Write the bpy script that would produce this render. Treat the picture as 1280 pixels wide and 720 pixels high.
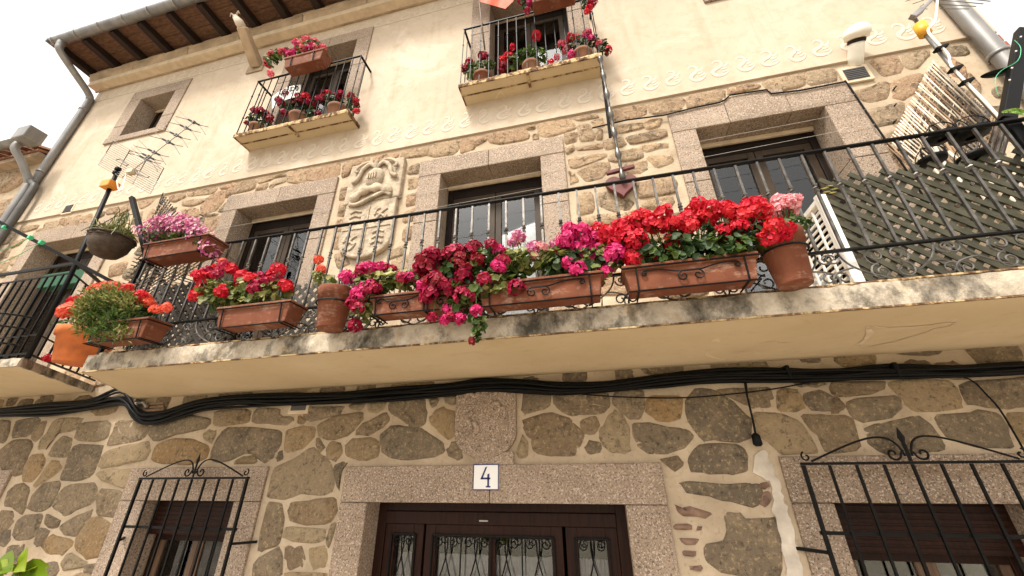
import bpy, math, random
import numpy as np
from mathutils import Vector, Matrix
for o in list(bpy.data.objects): bpy.data.objects.remove(o)
SC = bpy.context.scene
COL = SC.collection
R = math.radians
# ---------------------------------------------------------------- camera
YAW, PITCH, ROLL, FPX = 0.219983876, 0.444214841, -0.0113048817, 470.0
CAM = Vector((0.0, -3.5, 2.4))
_cy, _sy, _cp, _sp, _cr, _sr = math.cos(YAW), math.sin(YAW), math.cos(PITCH), math.sin(PITCH), math.cos(ROLL), math.sin(ROLL)
FW = Vector((-_sy*_cp, _cy*_cp, _sp)); _r = Vector((_cy, _sy, 0)); _u = _r.cross(FW)
RT = _r*_cr + _u*_sr; UP = -_r*_sr + _u*_cr
cd = bpy.data.cameras.new('camera'); cam = bpy.data.objects.new('camera', cd); COL.objects.link(cam)
cd.sensor_width = 36; cd.lens = FPX/1280*36; cd.clip_start = 0.05; cd.clip_end = 3000
cam.matrix_world = Matrix.Translation(CAM) @ Matrix((RT, UP, -FW)).transposed().to_4x4()
SC.camera = cam
# ---------------------------------------------------------------- sky, sun, exposure
SUN_EL, SUN_AZ = R(56), R(-158)           # azimuth measured from +y towards +x: sun stands behind the camera, to its left
wd = bpy.data.worlds.new('World'); SC.world = wd; wd.use_nodes = True
nt = wd.node_tree; nt.nodes.clear()
sky = nt.nodes.new('ShaderNodeTexSky'); sky.sky_type = 'NISHITA'; sky.sun_disc = False
sky.sun_elevation = SUN_EL; sky.sun_rotation = SUN_AZ; sky.dust_density = 6.0; sky.air_density = 1.0; sky.ozone_density = 1.0
hs = nt.nodes.new('ShaderNodeHueSaturation'); hs.inputs['Saturation'].default_value = 0.16
bg = nt.nodes.new('ShaderNodeBackground'); bg.inputs['Strength'].default_value = 0.15
wo = nt.nodes.new('ShaderNodeOutputWorld')
tint = nt.nodes.new('ShaderNodeMix'); tint.data_type = 'RGBA'; tint.blend_type = 'MULTIPLY'; tint.inputs[0].default_value = 1
tint.inputs[7].default_value = (1.0, 0.975, 0.93, 1)
nt.links.new(sky.outputs[0], hs.inputs['Color']); cloud = nt.nodes.new('ShaderNodeMix'); cloud.data_type = 'RGBA'; cloud.inputs[0].default_value = .55; cloud.inputs[7].default_value = (2.9, 2.92, 2.95, 1)   # even white cloud over the sky
nt.links.new(hs.outputs[0], cloud.inputs[6]); nt.links.new(cloud.outputs[2], tint.inputs[6]); nt.links.new(tint.outputs[2], bg.inputs['Color']); nt.links.new(bg.outputs[0], wo.inputs['Surface'])
sd = bpy.data.lights.new('sun', 'SUN'); sun = bpy.data.objects.new('sun', sd); COL.objects.link(sun)
sd.energy = 1.5; sd.angle = R(10); sd.color = (1.0, 0.945, 0.86)
sdir = Vector((math.sin(SUN_AZ)*math.cos(SUN_EL), math.cos(SUN_AZ)*math.cos(SUN_EL), math.sin(SUN_EL)))
sun.location = sdir*40; sun.rotation_euler = sdir.to_track_quat('Z', 'Y').to_euler()
SC.view_settings.view_transform = 'Standard'; SC.view_settings.look = 'None'
SC.view_settings.exposure = 1.57; SC.view_settings.gamma = 1.0; SC.view_settings.use_curve_mapping = False
SC.render.engine = 'CYCLES'
SC.cycles.max_bounces = 6; SC.cycles.transparent_max_bounces = 12
# ---------------------------------------------------------------- pixel -> point on a plane
def ray(px, py): return RT*((px-640)/FPX) - UP*((py-360)/FPX) + FW
def W(px, py, Y=0.0):
    d = ray(px, py); return CAM + d*((Y-CAM.y)/d.y)
def WZ(px, py, Z):
    d = ray(px, py); return CAM + d*((Z-CAM.z)/d.z)
def pxm(p): return (p-CAM).dot(FW)/FPX       # metres per pixel at p
# ---------------------------------------------------------------- materials
MATS = {}
def M(n): return MATS[n]
def lin(c): return tuple((x/12.92 if x <= .04045 else ((x+.055)/1.055)**2.4) for x in c)
def mix(nt, a, b, fac, mode='MIX'):
    m = nt.nodes.new('ShaderNodeMix'); m.data_type = 'RGBA'; m.blend_type = mode
    for s, v in ((0, fac), (6, a), (7, b)):
        if hasattr(v, 'links') or hasattr(v, 'is_linked'): nt.links.new(v, m.inputs[s])
        else: m.inputs[s].default_value = v if s == 0 else (*v[:3], 1)
    return m.outputs[2]
def noise(nt, vec, scale, detail=4, rough=.55, dist=0.0):
    n = nt.nodes.new('ShaderNodeTexNoise'); n.inputs['Scale'].default_value = scale; n.inputs['Detail'].default_value = detail
    n.inputs['Roughness'].default_value = rough; n.inputs['Distortion'].default_value = dist
    nt.links.new(vec, n.inputs['Vector']); return n.outputs['Fac']
def ramp(nt, fac, stops):
    r = nt.nodes.new('ShaderNodeValToRGB'); el = r.color_ramp.elements
    while len(el) < len(stops): el.new(.5)
    for e, (p, c) in zip(el, stops): e.position = p; e.color = (*c[:3], 1) if hasattr(c, '__len__') else (c, c, c, 1)
    nt.links.new(fac, r.inputs[0]); return r.outputs[0]
def coords(nt, stretch=(1, 1, 1), rnd=False):
    t = nt.nodes.new('ShaderNodeTexCoord'); mp = nt.nodes.new('ShaderNodeMapping'); mp.inputs['Scale'].default_value = stretch
    nt.links.new(t.outputs['Object'], mp.inputs['Vector'])
    if rnd:
        oi = nt.nodes.new('ShaderNodeObjectInfo'); mu = nt.nodes.new('ShaderNodeMath'); mu.operation = 'MULTIPLY'; mu.inputs[1].default_value = 37.0
        nt.links.new(oi.outputs['Random'], mu.inputs[0]); nt.links.new(mu.outputs[0], mp.inputs['Location'])
    return mp.outputs[0]
def newmat(name, rough=.7, metal=0.0, spec=.35):
    m = bpy.data.materials.new(name); m.use_nodes = True; nt = m.node_tree; b = nt.nodes['Principled BSDF']
    b.inputs['Roughness'].default_value = rough; b.inputs['Metallic'].default_value = metal; b.inputs['Specular IOR Level'].default_value = spec
    MATS[name] = m; return m, nt, b
def bump(nt, b, h, strength=.5, dist=.01):
    n = nt.nodes.new('ShaderNodeBump'); n.inputs['Strength'].default_value = strength; n.inputs['Distance'].default_value = dist
    nt.links.new(h, n.inputs['Height']); nt.links.new(n.outputs[0], b.inputs['Normal'])
def simple(name, c, rough=.6, metal=0.0, var=.25, scale=6, bmp=.0, bs=40, spec=.35, stretch=(1, 1, 1), rnd=True, bd=.004):
    m, nt, b = newmat(name, rough, metal, spec); v = coords(nt, stretch, rnd)
    f = noise(nt, v, scale, 5); dk = tuple(x*(1-var) for x in c); lt = tuple(min(1, x*(1+var)) for x in c)
    nt.links.new(ramp(nt, f, [(.3, dk), (.7, lt)]), b.inputs['Base Color'])
    if bmp: bump(nt, b, noise(nt, v, bs, 4), bmp, bd)
    return m
def smear(nt, c, v):                                  # mortar smeared over the rim of a stone
    at = nt.nodes.new('ShaderNodeAttribute'); at.attribute_name = 'rim'
    ad = nt.nodes.new('ShaderNodeMath'); ad.operation = 'MULTIPLY_ADD'; ad.inputs[1].default_value = 1.3
    nt.links.new(noise(nt, v, 11, 5, .7), ad.inputs[0]); nt.links.new(at.outputs['Fac'], ad.inputs[2])
    return mix(nt, c, (.42, .325, .22), ramp(nt, ad.outputs[0], [(1.12, 0), (1.55, .85)]))
def mk_materials():
    # rubble stones: tone by object, mottled, lichen and dark crust
    m, nt, b = newmat('stone', .9, 0, .2); v = coords(nt, rnd=True)
    oi = nt.nodes.new('ShaderNodeObjectInfo')
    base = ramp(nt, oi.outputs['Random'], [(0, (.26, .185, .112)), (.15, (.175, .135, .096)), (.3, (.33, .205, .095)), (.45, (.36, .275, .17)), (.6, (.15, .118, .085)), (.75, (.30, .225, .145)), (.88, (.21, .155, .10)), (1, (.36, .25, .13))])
    n1 = noise(nt, v, 4, 6, .7); n2 = noise(nt, v, 30, 5, .8); n3 = noise(nt, v, 9, 6, .75, .8)
    c = mix(nt, base, (.33, .25, .16), ramp(nt, n1, [(.46, 0), (.62, .5)]))
    c = mix(nt, c, (.06, .048, .036), ramp(nt, n3, [(.54, 0), (.66, .7)]))
    c = mix(nt, c, (.46, .345, .19), ramp(nt, n2, [(.55, 0), (.61, .7)]))
    c = mix(nt, c, (.03, .024, .018), ramp(nt, n2, [(.35, .75), (.42, 0)]))
    c = smear(nt, c, v)
    nt.links.new(c, b.inputs['Base Color'])
    h = nt.nodes.new('ShaderNodeMath'); h.operation = 'ADD'; nt.links.new(n2, h.inputs[0]); nt.links.new(n3, h.inputs[1])
    bump(nt, b, h.outputs[0], 1.0, .02)
    m, nt, b = newmat('stone_warm', .9, 0, .2); v = coords(nt, rnd=True); oi = nt.nodes.new('ShaderNodeObjectInfo')
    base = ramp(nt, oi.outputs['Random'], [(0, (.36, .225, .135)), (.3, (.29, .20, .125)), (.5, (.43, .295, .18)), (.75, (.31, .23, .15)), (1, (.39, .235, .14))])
    n1 = noise(nt, v, 7, 6, .7); n2 = noise(nt, v, 30, 5, .8); n3 = noise(nt, v, 9, 6, .75, .8)
    c = mix(nt, base, (.42, .30, .18), ramp(nt, n1, [(.46, 0), (.66, .7)]))
    c = mix(nt, c, (.075, .05, .034), ramp(nt, n3, [(.53, 0), (.62, .75)]))  # dark of the crevices painted into the colour by noise
    c = mix(nt, c, (.56, .45, .31), ramp(nt, n2, [(.56, 0), (.62, .65)]))
    c = mix(nt, c, (.06, .04, .028), ramp(nt, n2, [(.36, .75), (.43, 0)]))
    c = smear(nt, c, v)
    nt.links.new(c, b.inputs['Base Color'])
    h = nt.nodes.new('ShaderNodeMath'); h.operation = 'ADD'; nt.links.new(n2, h.inputs[0]); nt.links.new(n3, h.inputs[1])
    bump(nt, b, h.outputs[0], 1.0, .02)
    m, nt, b = newmat('mortar', .92, 0, .15); v = coords(nt)
    n1 = noise(nt, v, 2.2, 5, .6); n2 = noise(nt, v, 30, 5, .6)
    c = ramp(nt, n1, [(.3, (.33, .255, .175)), (.5, (.44, .345, .24)), (.72, (.56, .45, .325))])
    c = mix(nt, c, (.27, .20, .13), ramp(nt, n2, [(.55, 0), (.68, .5)]))
    nt.links.new(c, b.inputs['Base Color']); bump(nt, b, mix(nt, n2, n1, .4), .7, .012)
    m, nt, b = newmat('granite', .8, 0, .3); v = coords(nt)
    n1 = noise(nt, v, 1.5, 5, .65); n2 = noise(nt, v, 62, 3, .75); n3 = noise(nt, v, 75, 3, .7)
    c = ramp(nt, n1, [(.3, (.25, .19, .14)), (.5, (.33, .255, .19)), (.7, (.40, .315, .24))])
    oi = nt.nodes.new('ShaderNodeObjectInfo'); c = mix(nt, c, ramp(nt, oi.outputs['Random'], [(0, (.76, .71, .66)), (.5, (.95, .91, .87)), (1, (.86, .82, .79))]), 1.0, 'MULTIPLY')
    c = mix(nt, c, (.16, .12, .085), ramp(nt, noise(nt, v, 3.5, 6, .75), [(.56, 0), (.72, .5)]))
    c = mix(nt, c, (.075, .055, .045), ramp(nt, n2, [(.55, 0), (.585, .85)]))
    c = mix(nt, c, (.58, .48, .40), ramp(nt, n3, [(.57, 0), (.60, .7)]))
    nt.links.new(c, b.inputs['Base Color']); bump(nt, b, n2, .35, .004)
    m, nt, b = newmat('plaster', .9, 0, .15); v = coords(nt)
    n1 = noise(nt, v, .5, 4, .6); n2 = noise(nt, v, 6, 6, .7); n3 = noise(nt, v, 120, 3, .6)
    c = ramp(nt, n1, [(.3, (.46, .365, .27)), (.5, (.50, .405, .305)), (.7, (.53, .435, .34))])
    c = mix(nt, c, (.40, .30, .20), ramp(nt, n2, [(.48, 0), (.70, .55)]))
    vs = coords(nt, (5, 5, .35)); c = mix(nt, c, (.36, .27, .18), ramp(nt, noise(nt, vs, 1.3, 6, .65), [(.55, 0), (.72, .38)]))
    c = mix(nt, c, (.66, .56, .45), ramp(nt, noise(nt, v, 1.1, 6, .7, 1.0), [(.52, 0), (.68, .5)]))
    nt.links.new(c, b.inputs['Base Color']); bump(nt, b, mix(nt, n3, n2, .5), .45, .006)
    simple('relief', (.545, .46, .365), .9, 0, .07, 9, .2, 60)
    m, nt, b = newmat('soffit_paint', .85, 0, .2); v = coords(nt)
    n1 = noise(nt, v, .9, 5, .6); n2 = noise(nt, v, 7, 6, .7, 1.2)
    c = ramp(nt, n1, [(.3, (.48, .37, .225)), (.5, (.54, .425, .27)), (.7, (.59, .475, .315))])
    c = mix(nt, c, (.40, .27, .13), ramp(nt, n2, [(.55, 0), (.75, .45)]))
    c = mix(nt, c, (.72, .60, .40), ramp(nt, noise(nt, v, 1.6, 3, .5, 2.0), [(.68, 0), (.70, .5), (.72, .5), (.74, 0)]))
    nt.links.new(c, b.inputs['Base Color']); bump(nt, b, n2, .25, .004)
    m, nt, b = newmat('slab_edge', .92, 0, .15); v = coords(nt); vs = coords(nt, (1.0, 1.0, .75))
    n1 = noise(nt, v, 9, 6, .7); n2 = mix(nt, noise(nt, vs, 2.6, 8, .72), n1, .22); n3 = noise(nt, v, 60, 4, .7)
    c = ramp(nt, n1, [(.3, (.30, .25, .185)), (.5, (.46, .39, .30)), (.72, (.60, .52, .41))])
    c = mix(nt, c, (.40, .25, .11), ramp(nt, noise(nt, v, 5, 5, .7), [(.56, 0), (.68, .55)]))
    c = mix(nt, c, (.035, .03, .022), ramp(nt, n2, [(.47, 0), (.53, .6), (.60, .95)]))
    nt.links.new(c, b.inputs['Base Color']); bump(nt, b, mix(nt, n3, n1, .5), .8, .012)
    m, nt, b = newmat('rust_edge', .9, 0, .2); v = coords(nt)
    n1 = noise(nt, v, 9, 6, .75)
    nt.links.new(ramp(nt, n1, [(.36, (.03, .022, .016)), (.48, (.16, .085, .04)), (.56, (.5, .37, .2))]), b.inputs['Base Color']); bump(nt, b, n1, .7, .01)
    simple('iron', (.006, .0055, .005), .5, .0, .4, 14, .25, 70, .12)
    simple('iron_worn', (.12, .11, .098), .36, .8, .5, 18, .25, 70, .5)
    simple('cable', (.005, .005, .005), .5, 0, .3, 10, 0, 40, .12)
    simple('zinc', (.22, .21, .20), .42, .35, .3, 5, .1, 25, .5, (1, 1, .3))
    simple('aerial', (.16, .145, .12), .5, .2, .3, 8)
    simple('steel', (.30, .28, .26), .45, .7, .2, 8)
    m, nt, b = newmat('terracotta', .82, 0, .25); v = coords(nt, rnd=True)
    n1 = noise(nt, v, 6, 5, .65); n2 = noise(nt, v, 22, 6, .7)
    c = ramp(nt, n1, [(.3, (.12, .036, .017)), (.7, (.19, .062, .029))])
    c = mix(nt, c, (.42, .29, .21), ramp(nt, mix(nt, n2, noise(nt, coords(nt, (1, 1, 5), True), 3.5, 6, .7), .6), [(.53, 0), (.66, .62)]))
    c = mix(nt, c, (.13, .05, .03), ramp(nt, noise(nt, v, 3, 4), [(.55, 0), (.75, .5)]))
    nt.links.new(c, b.inputs['Base Color']); bump(nt, b, n2, .3, .004)
    simple('terracotta_orange', (.50, .135, .035), .75, 0, .25, 9, .3, 30)
    simple('clay_pale', (.22, .105, .06), .85, 0, .3, 9, .3, 30)
    simple('soil', (.035, .024, .016), .95, 0, .4, 30, .8, 60)
    simple('wood_dark', (.020, .007, .004), .45, 0, .45, 4, .2, 14, .14, (14, 14, 1))
    simple('wood_brown', (.10, .055, .03), .55, 0, .4, 4, .2, 14, .4, (14, 14, 1))
    simple('wood_eave', (.11, .055, .030), .75, 0, .45, 3, .4, 12, .25, (3, 12, 12))
    simple('wood_rafter', (.022, .012, .008), .75, 0, .4, 3, .4, 12, .25, (12, 2, 12))
    simple('window_frame_dark', (.014, .009, .007), .45, 0, .3, 6, .1, 20, .12)
    simple('window_frame_brown', (.045, .03, .019), .5, 0, .25, 6, .1, 20, .15)
    simple('trim_cream', (.58, .46, .32), .8, 0, .15, 8, .2, 30)
    simple('lattice_green', (.062, .058, .038), .75, 0, .35, 7, .3, 30, .25)
    simple('lattice_grey', (.07, .062, .052), .8, 0, .35, 7, .3, 30, .25)
    simple('cane_pale', (.62, .52, .40), .6, 0, .3, 9, .2, 40)
    simple('cane_brown', (.24, .15, .085), .7, 0, .45, 9, .2, 40)
    simple('cane_dark', (.075, .058, .045), .75, 0, .5, 9, .2, 40)
    simple('wicker', (.055, .036, .022), .8, 0, .4, 20, .5, 60)
    simple('white_paint', (.78, .75, .70), .4, 0, .05, 6)
    simple('white_plastic', (.80, .76, .66), .35, 0, .08, 5)
    simple('yellow_plastic', (.75, .36, .03), .4, 0, .1, 5)
    simple('orange_plastic', (.70, .25, .03), .45, 0, .1, 5)
    simple('black_plastic', (.006, .006, .006), .45, 0, .2, 5, 0, 40, .12)
    simple('tile_white', (.80, .79, .77), .18, 0, .03, 5, 0, 40, .5)
    simple('ink_blue', (.03, .03, .13), .3, 0, .1, 5)
    simple('ink_dark', (.03, .03, .03), .6, 0, .1, 5)
    simple('paper', (.80, .78, .74), .7, 0, .04, 5)
    simple('flag_red', (.72, .10, .045), .7, 0, .12, 6)
    simple('heart_wood', (.11, .026, .022), .55, 0, .35, 8, .3, 30)
    simple('brick_red', (.30, .095, .05), .9, 0, .35, 12, .5, 40)
    simple('brick_dull', (.22, .135, .095), .9, 0, .35, 12, .5, 40)
    simple('plaster_white', (.52, .455, .375), .9, 0, .3, 6, .8, 20)
    simple('tile_roof', (.26, .12, .065), .9, 0, .4, 6, .5, 30)
    simple('awning_green', (.008, .07, .028), .6, 0, .25, 5)
    simple('cord_green', (.05, .45, .20), .5, 0, .1, 5)
    simple('vent_grey', (.09, .085, .08), .5, .3, .2, 5)
    simple('stone_carved', (.40, .32, .23), .9, 0, .35, 9, 1.0, 30, bd=.015)
    simple('cornice_stone', (.36, .265, .175), .9, 0, .35, 3, .8, 30, bd=.01)
    simple('pavement', (.42, .36, .29), .85, 0, .2, 1.2, .4, 30, rnd=False)
    simple('cobble', (.36, .31, .25), .85, 0, .3, 3, .5, 30)
    simple('terrain', (.30, .27, .20), .95, 0, .3, .05, .3, 5, rnd=False)
    simple('string_white', (.6, .58, .54), .6, 0, .1, 5)
    simple('rod_metal', (.11, .10, .09), .35, .7, .5, 16)
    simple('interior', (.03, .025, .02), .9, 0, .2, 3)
    # lace curtain
    m, nt, b = newmat('curtain', .9, 0, .1); v = coords(nt, (1, 1, 1), True)
    vo = nt.nodes.new('ShaderNodeTexVoronoi'); vo.inputs['Scale'].default_value = 14; vo.feature = 'DISTANCE_TO_EDGE'; nt.links.new(v, vo.inputs['Vector'])
    nt.links.new(ramp(nt, vo.outputs['Distance'], [(.04, (.85, .83, .79)), (.2, (.72, .70, .66))]), b.inputs['Base Color'])
    simple('curtain_grey', (.26, .25, .235), .9, 0, .2, 8)
    # glass: reflects by angle, else clear
    m = bpy.data.materials.new('glass'); m.use_nodes = True; MATS['glass'] = m; nt = m.node_tree; nt.nodes.clear()
    fr = nt.nodes.new('ShaderNodeFresnel'); fr.inputs['IOR'].default_value = 1.7
    gl = nt.nodes.new('ShaderNodeBsdfGlossy'); gl.inputs['Roughness'].default_value = .02
    tr = nt.nodes.new('ShaderNodeBsdfTransparent'); tr.inputs['Color'].default_value = (.96, .965, .96, 1)
    ms = nt.nodes.new('ShaderNodeMixShader'); oo = nt.nodes.new('ShaderNodeOutputMaterial')
    nt.links.new(fr.outputs[0], ms.inputs[0]); nt.links.new(tr.outputs[0], ms.inputs[1]); nt.links.new(gl.outputs[0], ms.inputs[2]); nt.links.new(ms.outputs[0], oo.inputs['Surface'])
    # leaves and petals: some light passes through
    def thin(name, c1, c2, c3=None, rough=.5, trans=.3, bright=1.0):
        m, nt, b = newmat(name, rough, 0, .3); v = coords(nt); g = nt.nodes.new('ShaderNodeNewGeometry')
        oi = nt.nodes.new('ShaderNodeObjectInfo'); ad = nt.nodes.new('ShaderNodeMath'); ad.operation = 'ADD'; fr = nt.nodes.new('ShaderNodeMath'); fr.operation = 'FRACT'
        nt.links.new(oi.outputs['Random'], ad.inputs[0]); nt.links.new(g.outputs['Random Per Island'], ad.inputs[1]); nt.links.new(ad.outputs[0], fr.inputs[0])
        st = [(0, c1), (1, c2)] if c3 is None else [(0, c1), (.6, c2), (1, c3)]
        col = ramp(nt, fr.outputs[0], st); nt.links.new(col, b.inputs['Base Color'])
        t = nt.nodes.new('ShaderNodeBsdfTranslucent'); nt.links.new(col, t.inputs['Color'])
        ms = nt.nodes.new('ShaderNodeMixShader'); ms.inputs[0].default_value = trans; out = nt.nodes['Material Output']
        nt.links.new(b.outputs[0], ms.inputs[1]); nt.links.new(t.outputs[0], ms.inputs[2]); nt.links.new(ms.outputs[0], out.inputs['Surface'])
    thin('leaf', (.028, .06, .012), (.06, .11, .02), (.13, .17, .035))
    thin('leaf_dark', (.015, .035, .010), (.03, .06, .015), (.06, .09, .025))
    thin('leaf_yellow', (.08, .105, .02), (.17, .18, .04), (.40, .36, .13))
    thin('leaf_bright', (.13, .21, .008), (.24, .32, .018), (.36, .42, .04), .35, .45)
    thin('leaf_fern', (.16, .30, .05), (.28, .42, .09), None, .4, .4)
    thin('petal_red', (.36, .003, .014), (.58, .006, .026), (.72, .024, .045), .55, .25)
    thin('petal_scarlet', (.42, .006, .014), (.63, .014, .026), (.76, .045, .05), .55, .25)
    thin('petal_coral', (.62, .045, .02), (.78, .12, .06), (.80, .22, .13), .55, .3)
    thin('petal_crimson', (.16, .002, .016), (.34, .004, .035), (.48, .012, .07), .55, .25)
    thin('petal_magenta', (.42, .006, .085), (.62, .015, .14), (.70, .05, .22), .55, .25)
    thin('petal_pink', (.70, .16, .20), (.78, .34, .36), (.82, .55, .52), .6, .3)
    thin('petal_rose', (.55, .03, .06), (.70, .10, .14), (.78, .32, .32), .6, .3)
    thin('petal_petunia', (.36, .03, .15), (.54, .14, .28), (.76, .52, .55), .6, .3)
    thin('petal_yellow', (.75, .62, .18), (.8, .72, .3), None, .6, .3)
    thin('petal_dark', (.10, .002, .006), (.22, .004, .012), (.34, .01, .02), .6, .2)
mk_materials()
# ---------------------------------------------------------------- mesh builder
class MB:
    def __init__(s): s.v = []; s.f = []
    def add(s, vs, fs):
        k = len(s.v); s.v += [tuple(p) for p in vs]; s.f += [tuple(i+k for i in f) for f in fs]; return s
    def box(s, x0, x1, y0, y1, z0, z1):
        vs = [(x, y, z) for z in (z0, z1) for y in (y0, y1) for x in (x0, x1)]
        return s.add(vs, [(0, 2, 3, 1), (4, 5, 7, 6), (0, 1, 5, 4), (2, 6, 7, 3), (0, 4, 6, 2), (1, 3, 7, 5)])
    def bar(s, p, q, w, t=None, side=(0, 1, 0), tw=1.0):
        p, q = Vector(p), Vector(q); t = w if t is None else t; d = (q-p).normalized(); sd = Vector(side)
        a = d.cross(sd)
        if a.length < 1e-4: a = d.cross(Vector((1, 0, 0)))
        a.normalize(); b = a.cross(d).normalized(); vs = []
        for c, k in ((p, 1.0), (q, tw)):
            for i, j in ((-1, -1), (1, -1), (1, 1), (-1, 1)): vs.append(c + a*(i*w*k/2) + b*(j*t*k/2))
        return s.add(vs, [(3, 2, 1, 0), (4, 5, 6, 7), (0, 1, 5, 4), (1, 2, 6, 5), (2, 3, 7, 6), (3, 0, 4, 7)])
    def tube(s, pts, r, n=6, closed=False, flat=1.0):
        pts = [Vector(p) for p in pts]; m = len(pts); rs = r if hasattr(r, '__len__') else [r]*m
        vs = []; nrm = None
        for i, p in enumerate(pts):
            if closed: t = pts[(i+1) % m]-pts[i-1]
            else: t = pts[min(i+1, m-1)]-pts[max(i-1, 0)]
            if t.length < 1e-9: t = Vector((0, 0, 1))
            t.normalize()
            if nrm is None:
                nrm = t.cross(Vector((0, 1, 0)));
                if nrm.length < .2: nrm = t.cross(Vector((1, 0, 0)))
            nrm = (nrm - t*nrm.dot(t));
            if nrm.length < 1e-6: nrm = t.orthogonal()
            nrm.normalize(); bn = t.cross(nrm)
            for k in range(n):
                a = 2*math.pi*k/n; vs.append(p + (nrm*math.cos(a) + bn*math.sin(a)*flat)*rs[i])
        fs = []
        for i in range(m if closed else m-1):
            j = (i+1) % m
            for k in range(n): fs.append((i*n+k, i*n+(k+1) % n, j*n+(k+1) % n, j*n+k))
        if not closed: fs += [tuple(range(n-1, -1, -1)), tuple(range((m-1)*n, m*n))]
        return s.add(vs, fs)
    def lathe(s, prof, n=16, o=(0, 0, 0), sx=1.0, sy=1.0, cap=True):
        vs = []; fs = []; m = len(prof)
        for r, z in prof:
            for k in range(n):
                a = 2*math.pi*k/n; vs.append((o[0]+r*sx*math.cos(a), o[1]+r*sy*math.sin(a), o[2]+z))
        for i in range(m-1):
            for k in range(n): fs.append((i*n+k, i*n+(k+1) % n, (i+1)*n+(k+1) % n, (i+1)*n+k))
        if cap: fs += [tuple(range(n-1, -1, -1)), tuple(range((m-1)*n, m*n))]
        return s.add(vs, fs)
    def prism(s, poly, y0, y1):                     # poly in (x, z), extruded from y0 (front) to y1
        n = len(poly); a = sum(poly[i][0]*poly[(i+1) % n][1]-poly[(i+1) % n][0]*poly[i][1] for i in range(n))
        if a < 0: poly = poly[::-1]
        vs = [(x, y0, z) for x, z in poly]+[(x, y1, z) for x, z in poly]
        return s.add(vs, [tuple(range(n)), tuple(range(2*n-1, n-1, -1))]+[((i+1) % n, i, n+i, n+(i+1) % n) for i in range(n)])
    def prism_z(s, poly, z0, z1):                   # poly in (x, y)
        n = len(poly); a = sum(poly[i][0]*poly[(i+1) % n][1]-poly[(i+1) % n][0]*poly[i][1] for i in range(n))
        if a < 0: poly = poly[::-1]
        vs = [(x, y, z0) for x, y in poly]+[(x, y, z1) for x, y in poly]
        return s.add(vs, [tuple(range(n-1, -1, -1)), tuple(range(n, 2*n))]+[(i, (i+1) % n, n+(i+1) % n, n+i) for i in range(n)])
    def sweep_x(s, prof, x0, x1):                   # prof in (y, z), closed
        n = len(prof); vs = [(x0, y, z) for y, z in prof]+[(x1, y, z) for y, z in prof]
        return s.add(vs, [tuple(range(n-1, -1, -1)), tuple(range(n, 2*n))]+[(i, (i+1) % n, n+(i+1) % n, n+i) for i in range(n)])
    def mesh(s, name, mat, smooth=False):
        me = bpy.data.meshes.new(name); me.from_pydata(s.v, [], s.f); me.update()
        mats = mat if isinstance(mat, (list, tuple)) else [mat]
        for m in mats: me.materials.append(MATS[m])
        if smooth: me.polygons.foreach_set('use_smooth', [True]*len(me.polygons))
        return me
    def build(s, name, mat, parent=None, smooth=False, bevel=0, fix=False):
        return link(name, s.mesh(name, mat, smooth), parent, bevel, smooth, fix)
def link(name, me, parent=None, bevel=0, smooth=False, fix=False):
    o = bpy.data.objects.new(name, me); COL.objects.link(o)
    if parent is not None: attach(o, parent)
    if bevel:
        b = o.modifiers.new('bevel', 'BEVEL'); b.width = bevel; b.segments = 2; b.limit_method = 'ANGLE'; b.angle_limit = R(40)
    if smooth and bevel == 0:
        pass
    return o
WORLDLOC = {}
def attach(o, parent):
    o.parent = parent; o.matrix_parent_inverse = Matrix.Translation(-WORLDLOC.get(parent.name, Vector((0, 0, 0))))
def thing(name, label, cat, loc=(0, 0, 0), group=None):
    o = bpy.data.objects.new(name, None); COL.objects.link(o); o.empty_display_size = .1
    o.location = loc; WORLDLOC[o.name] = Vector(loc); tag(o, label, cat, group); return o
def part(name, parent):                              # an empty part that groups its sub-parts
    o = bpy.data.objects.new(name, None); COL.objects.link(o); attach(o, parent); return o
def tag(o, label, cat=None, group=None):
    o['label'] = label
    if cat: o['category'] = cat
    if group: o['group'] = group
    return o
def chaikin(poly, it=1):
    for _ in range(it):
        q = []
        for i in range(len(poly)):
            a, b = poly[i], poly[(i+1) % len(poly)]
            q += [(a[0]*.84+b[0]*.16, a[1]*.84+b[1]*.16), (a[0]*.16+b[0]*.84, a[1]*.16+b[1]*.84)]
        poly = q
    return poly
def spiral(cx, cz, r0, r1, a0, turns, n=22, y=0):
    out = []
    for i in range(n):
        t = i/(n-1); a = a0+2*math.pi*turns*t; r = r0+(r1-r0)*t; out.append((cx+r*math.cos(a), y, cz+r*math.sin(a)))
    return out
def bez(p0, p1, p2, p3, n=12):
    p0, p1, p2, p3 = map(Vector, (p0, p1, p2, p3)); o = []
    for i in range(n):
        t = i/(n-1); o.append(p0*(1-t)**3+p1*3*t*(1-t)**2+p2*3*t*t*(1-t)+p3*t**3)
    return o
def smooth_path(pts, sub=4):
    pts = [Vector(p) for p in pts]; out = []
    for i in range(len(pts)-1):
        a, b, c, d = pts[max(i-1, 0)], pts[i], pts[i+1], pts[min(i+2, len(pts)-1)]
        for k in range(sub):
            t = k/sub; out.append(.5*((2*b)+(c-a)*t+(2*a-5*b+4*c-d)*t*t+(3*b-a-3*c+d)*t**3))
    return out+[pts[-1]]
# ================================================================ ground
def sheet(name, x0, x1, y0, y1, z, mat):
    o = MB().add([(x0, y0, z), (x1, y0, z), (x1, y1, z), (x0, y1, z)], [(0, 1, 2, 3)]).build(name, mat); o['kind'] = 'structure'; return o
sheet('ground', -1500, 1500, -1500, 1500, -.02, 'terrain')
sheet('street', -60, 60, -9.0, -.9, 0.0, 'cobble')
pv = MB().box(-60, 60, -.9, -.005, -.01, .12).build('pavement', 'pavement', None, False, .01); pv['kind'] = 'structure'
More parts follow.
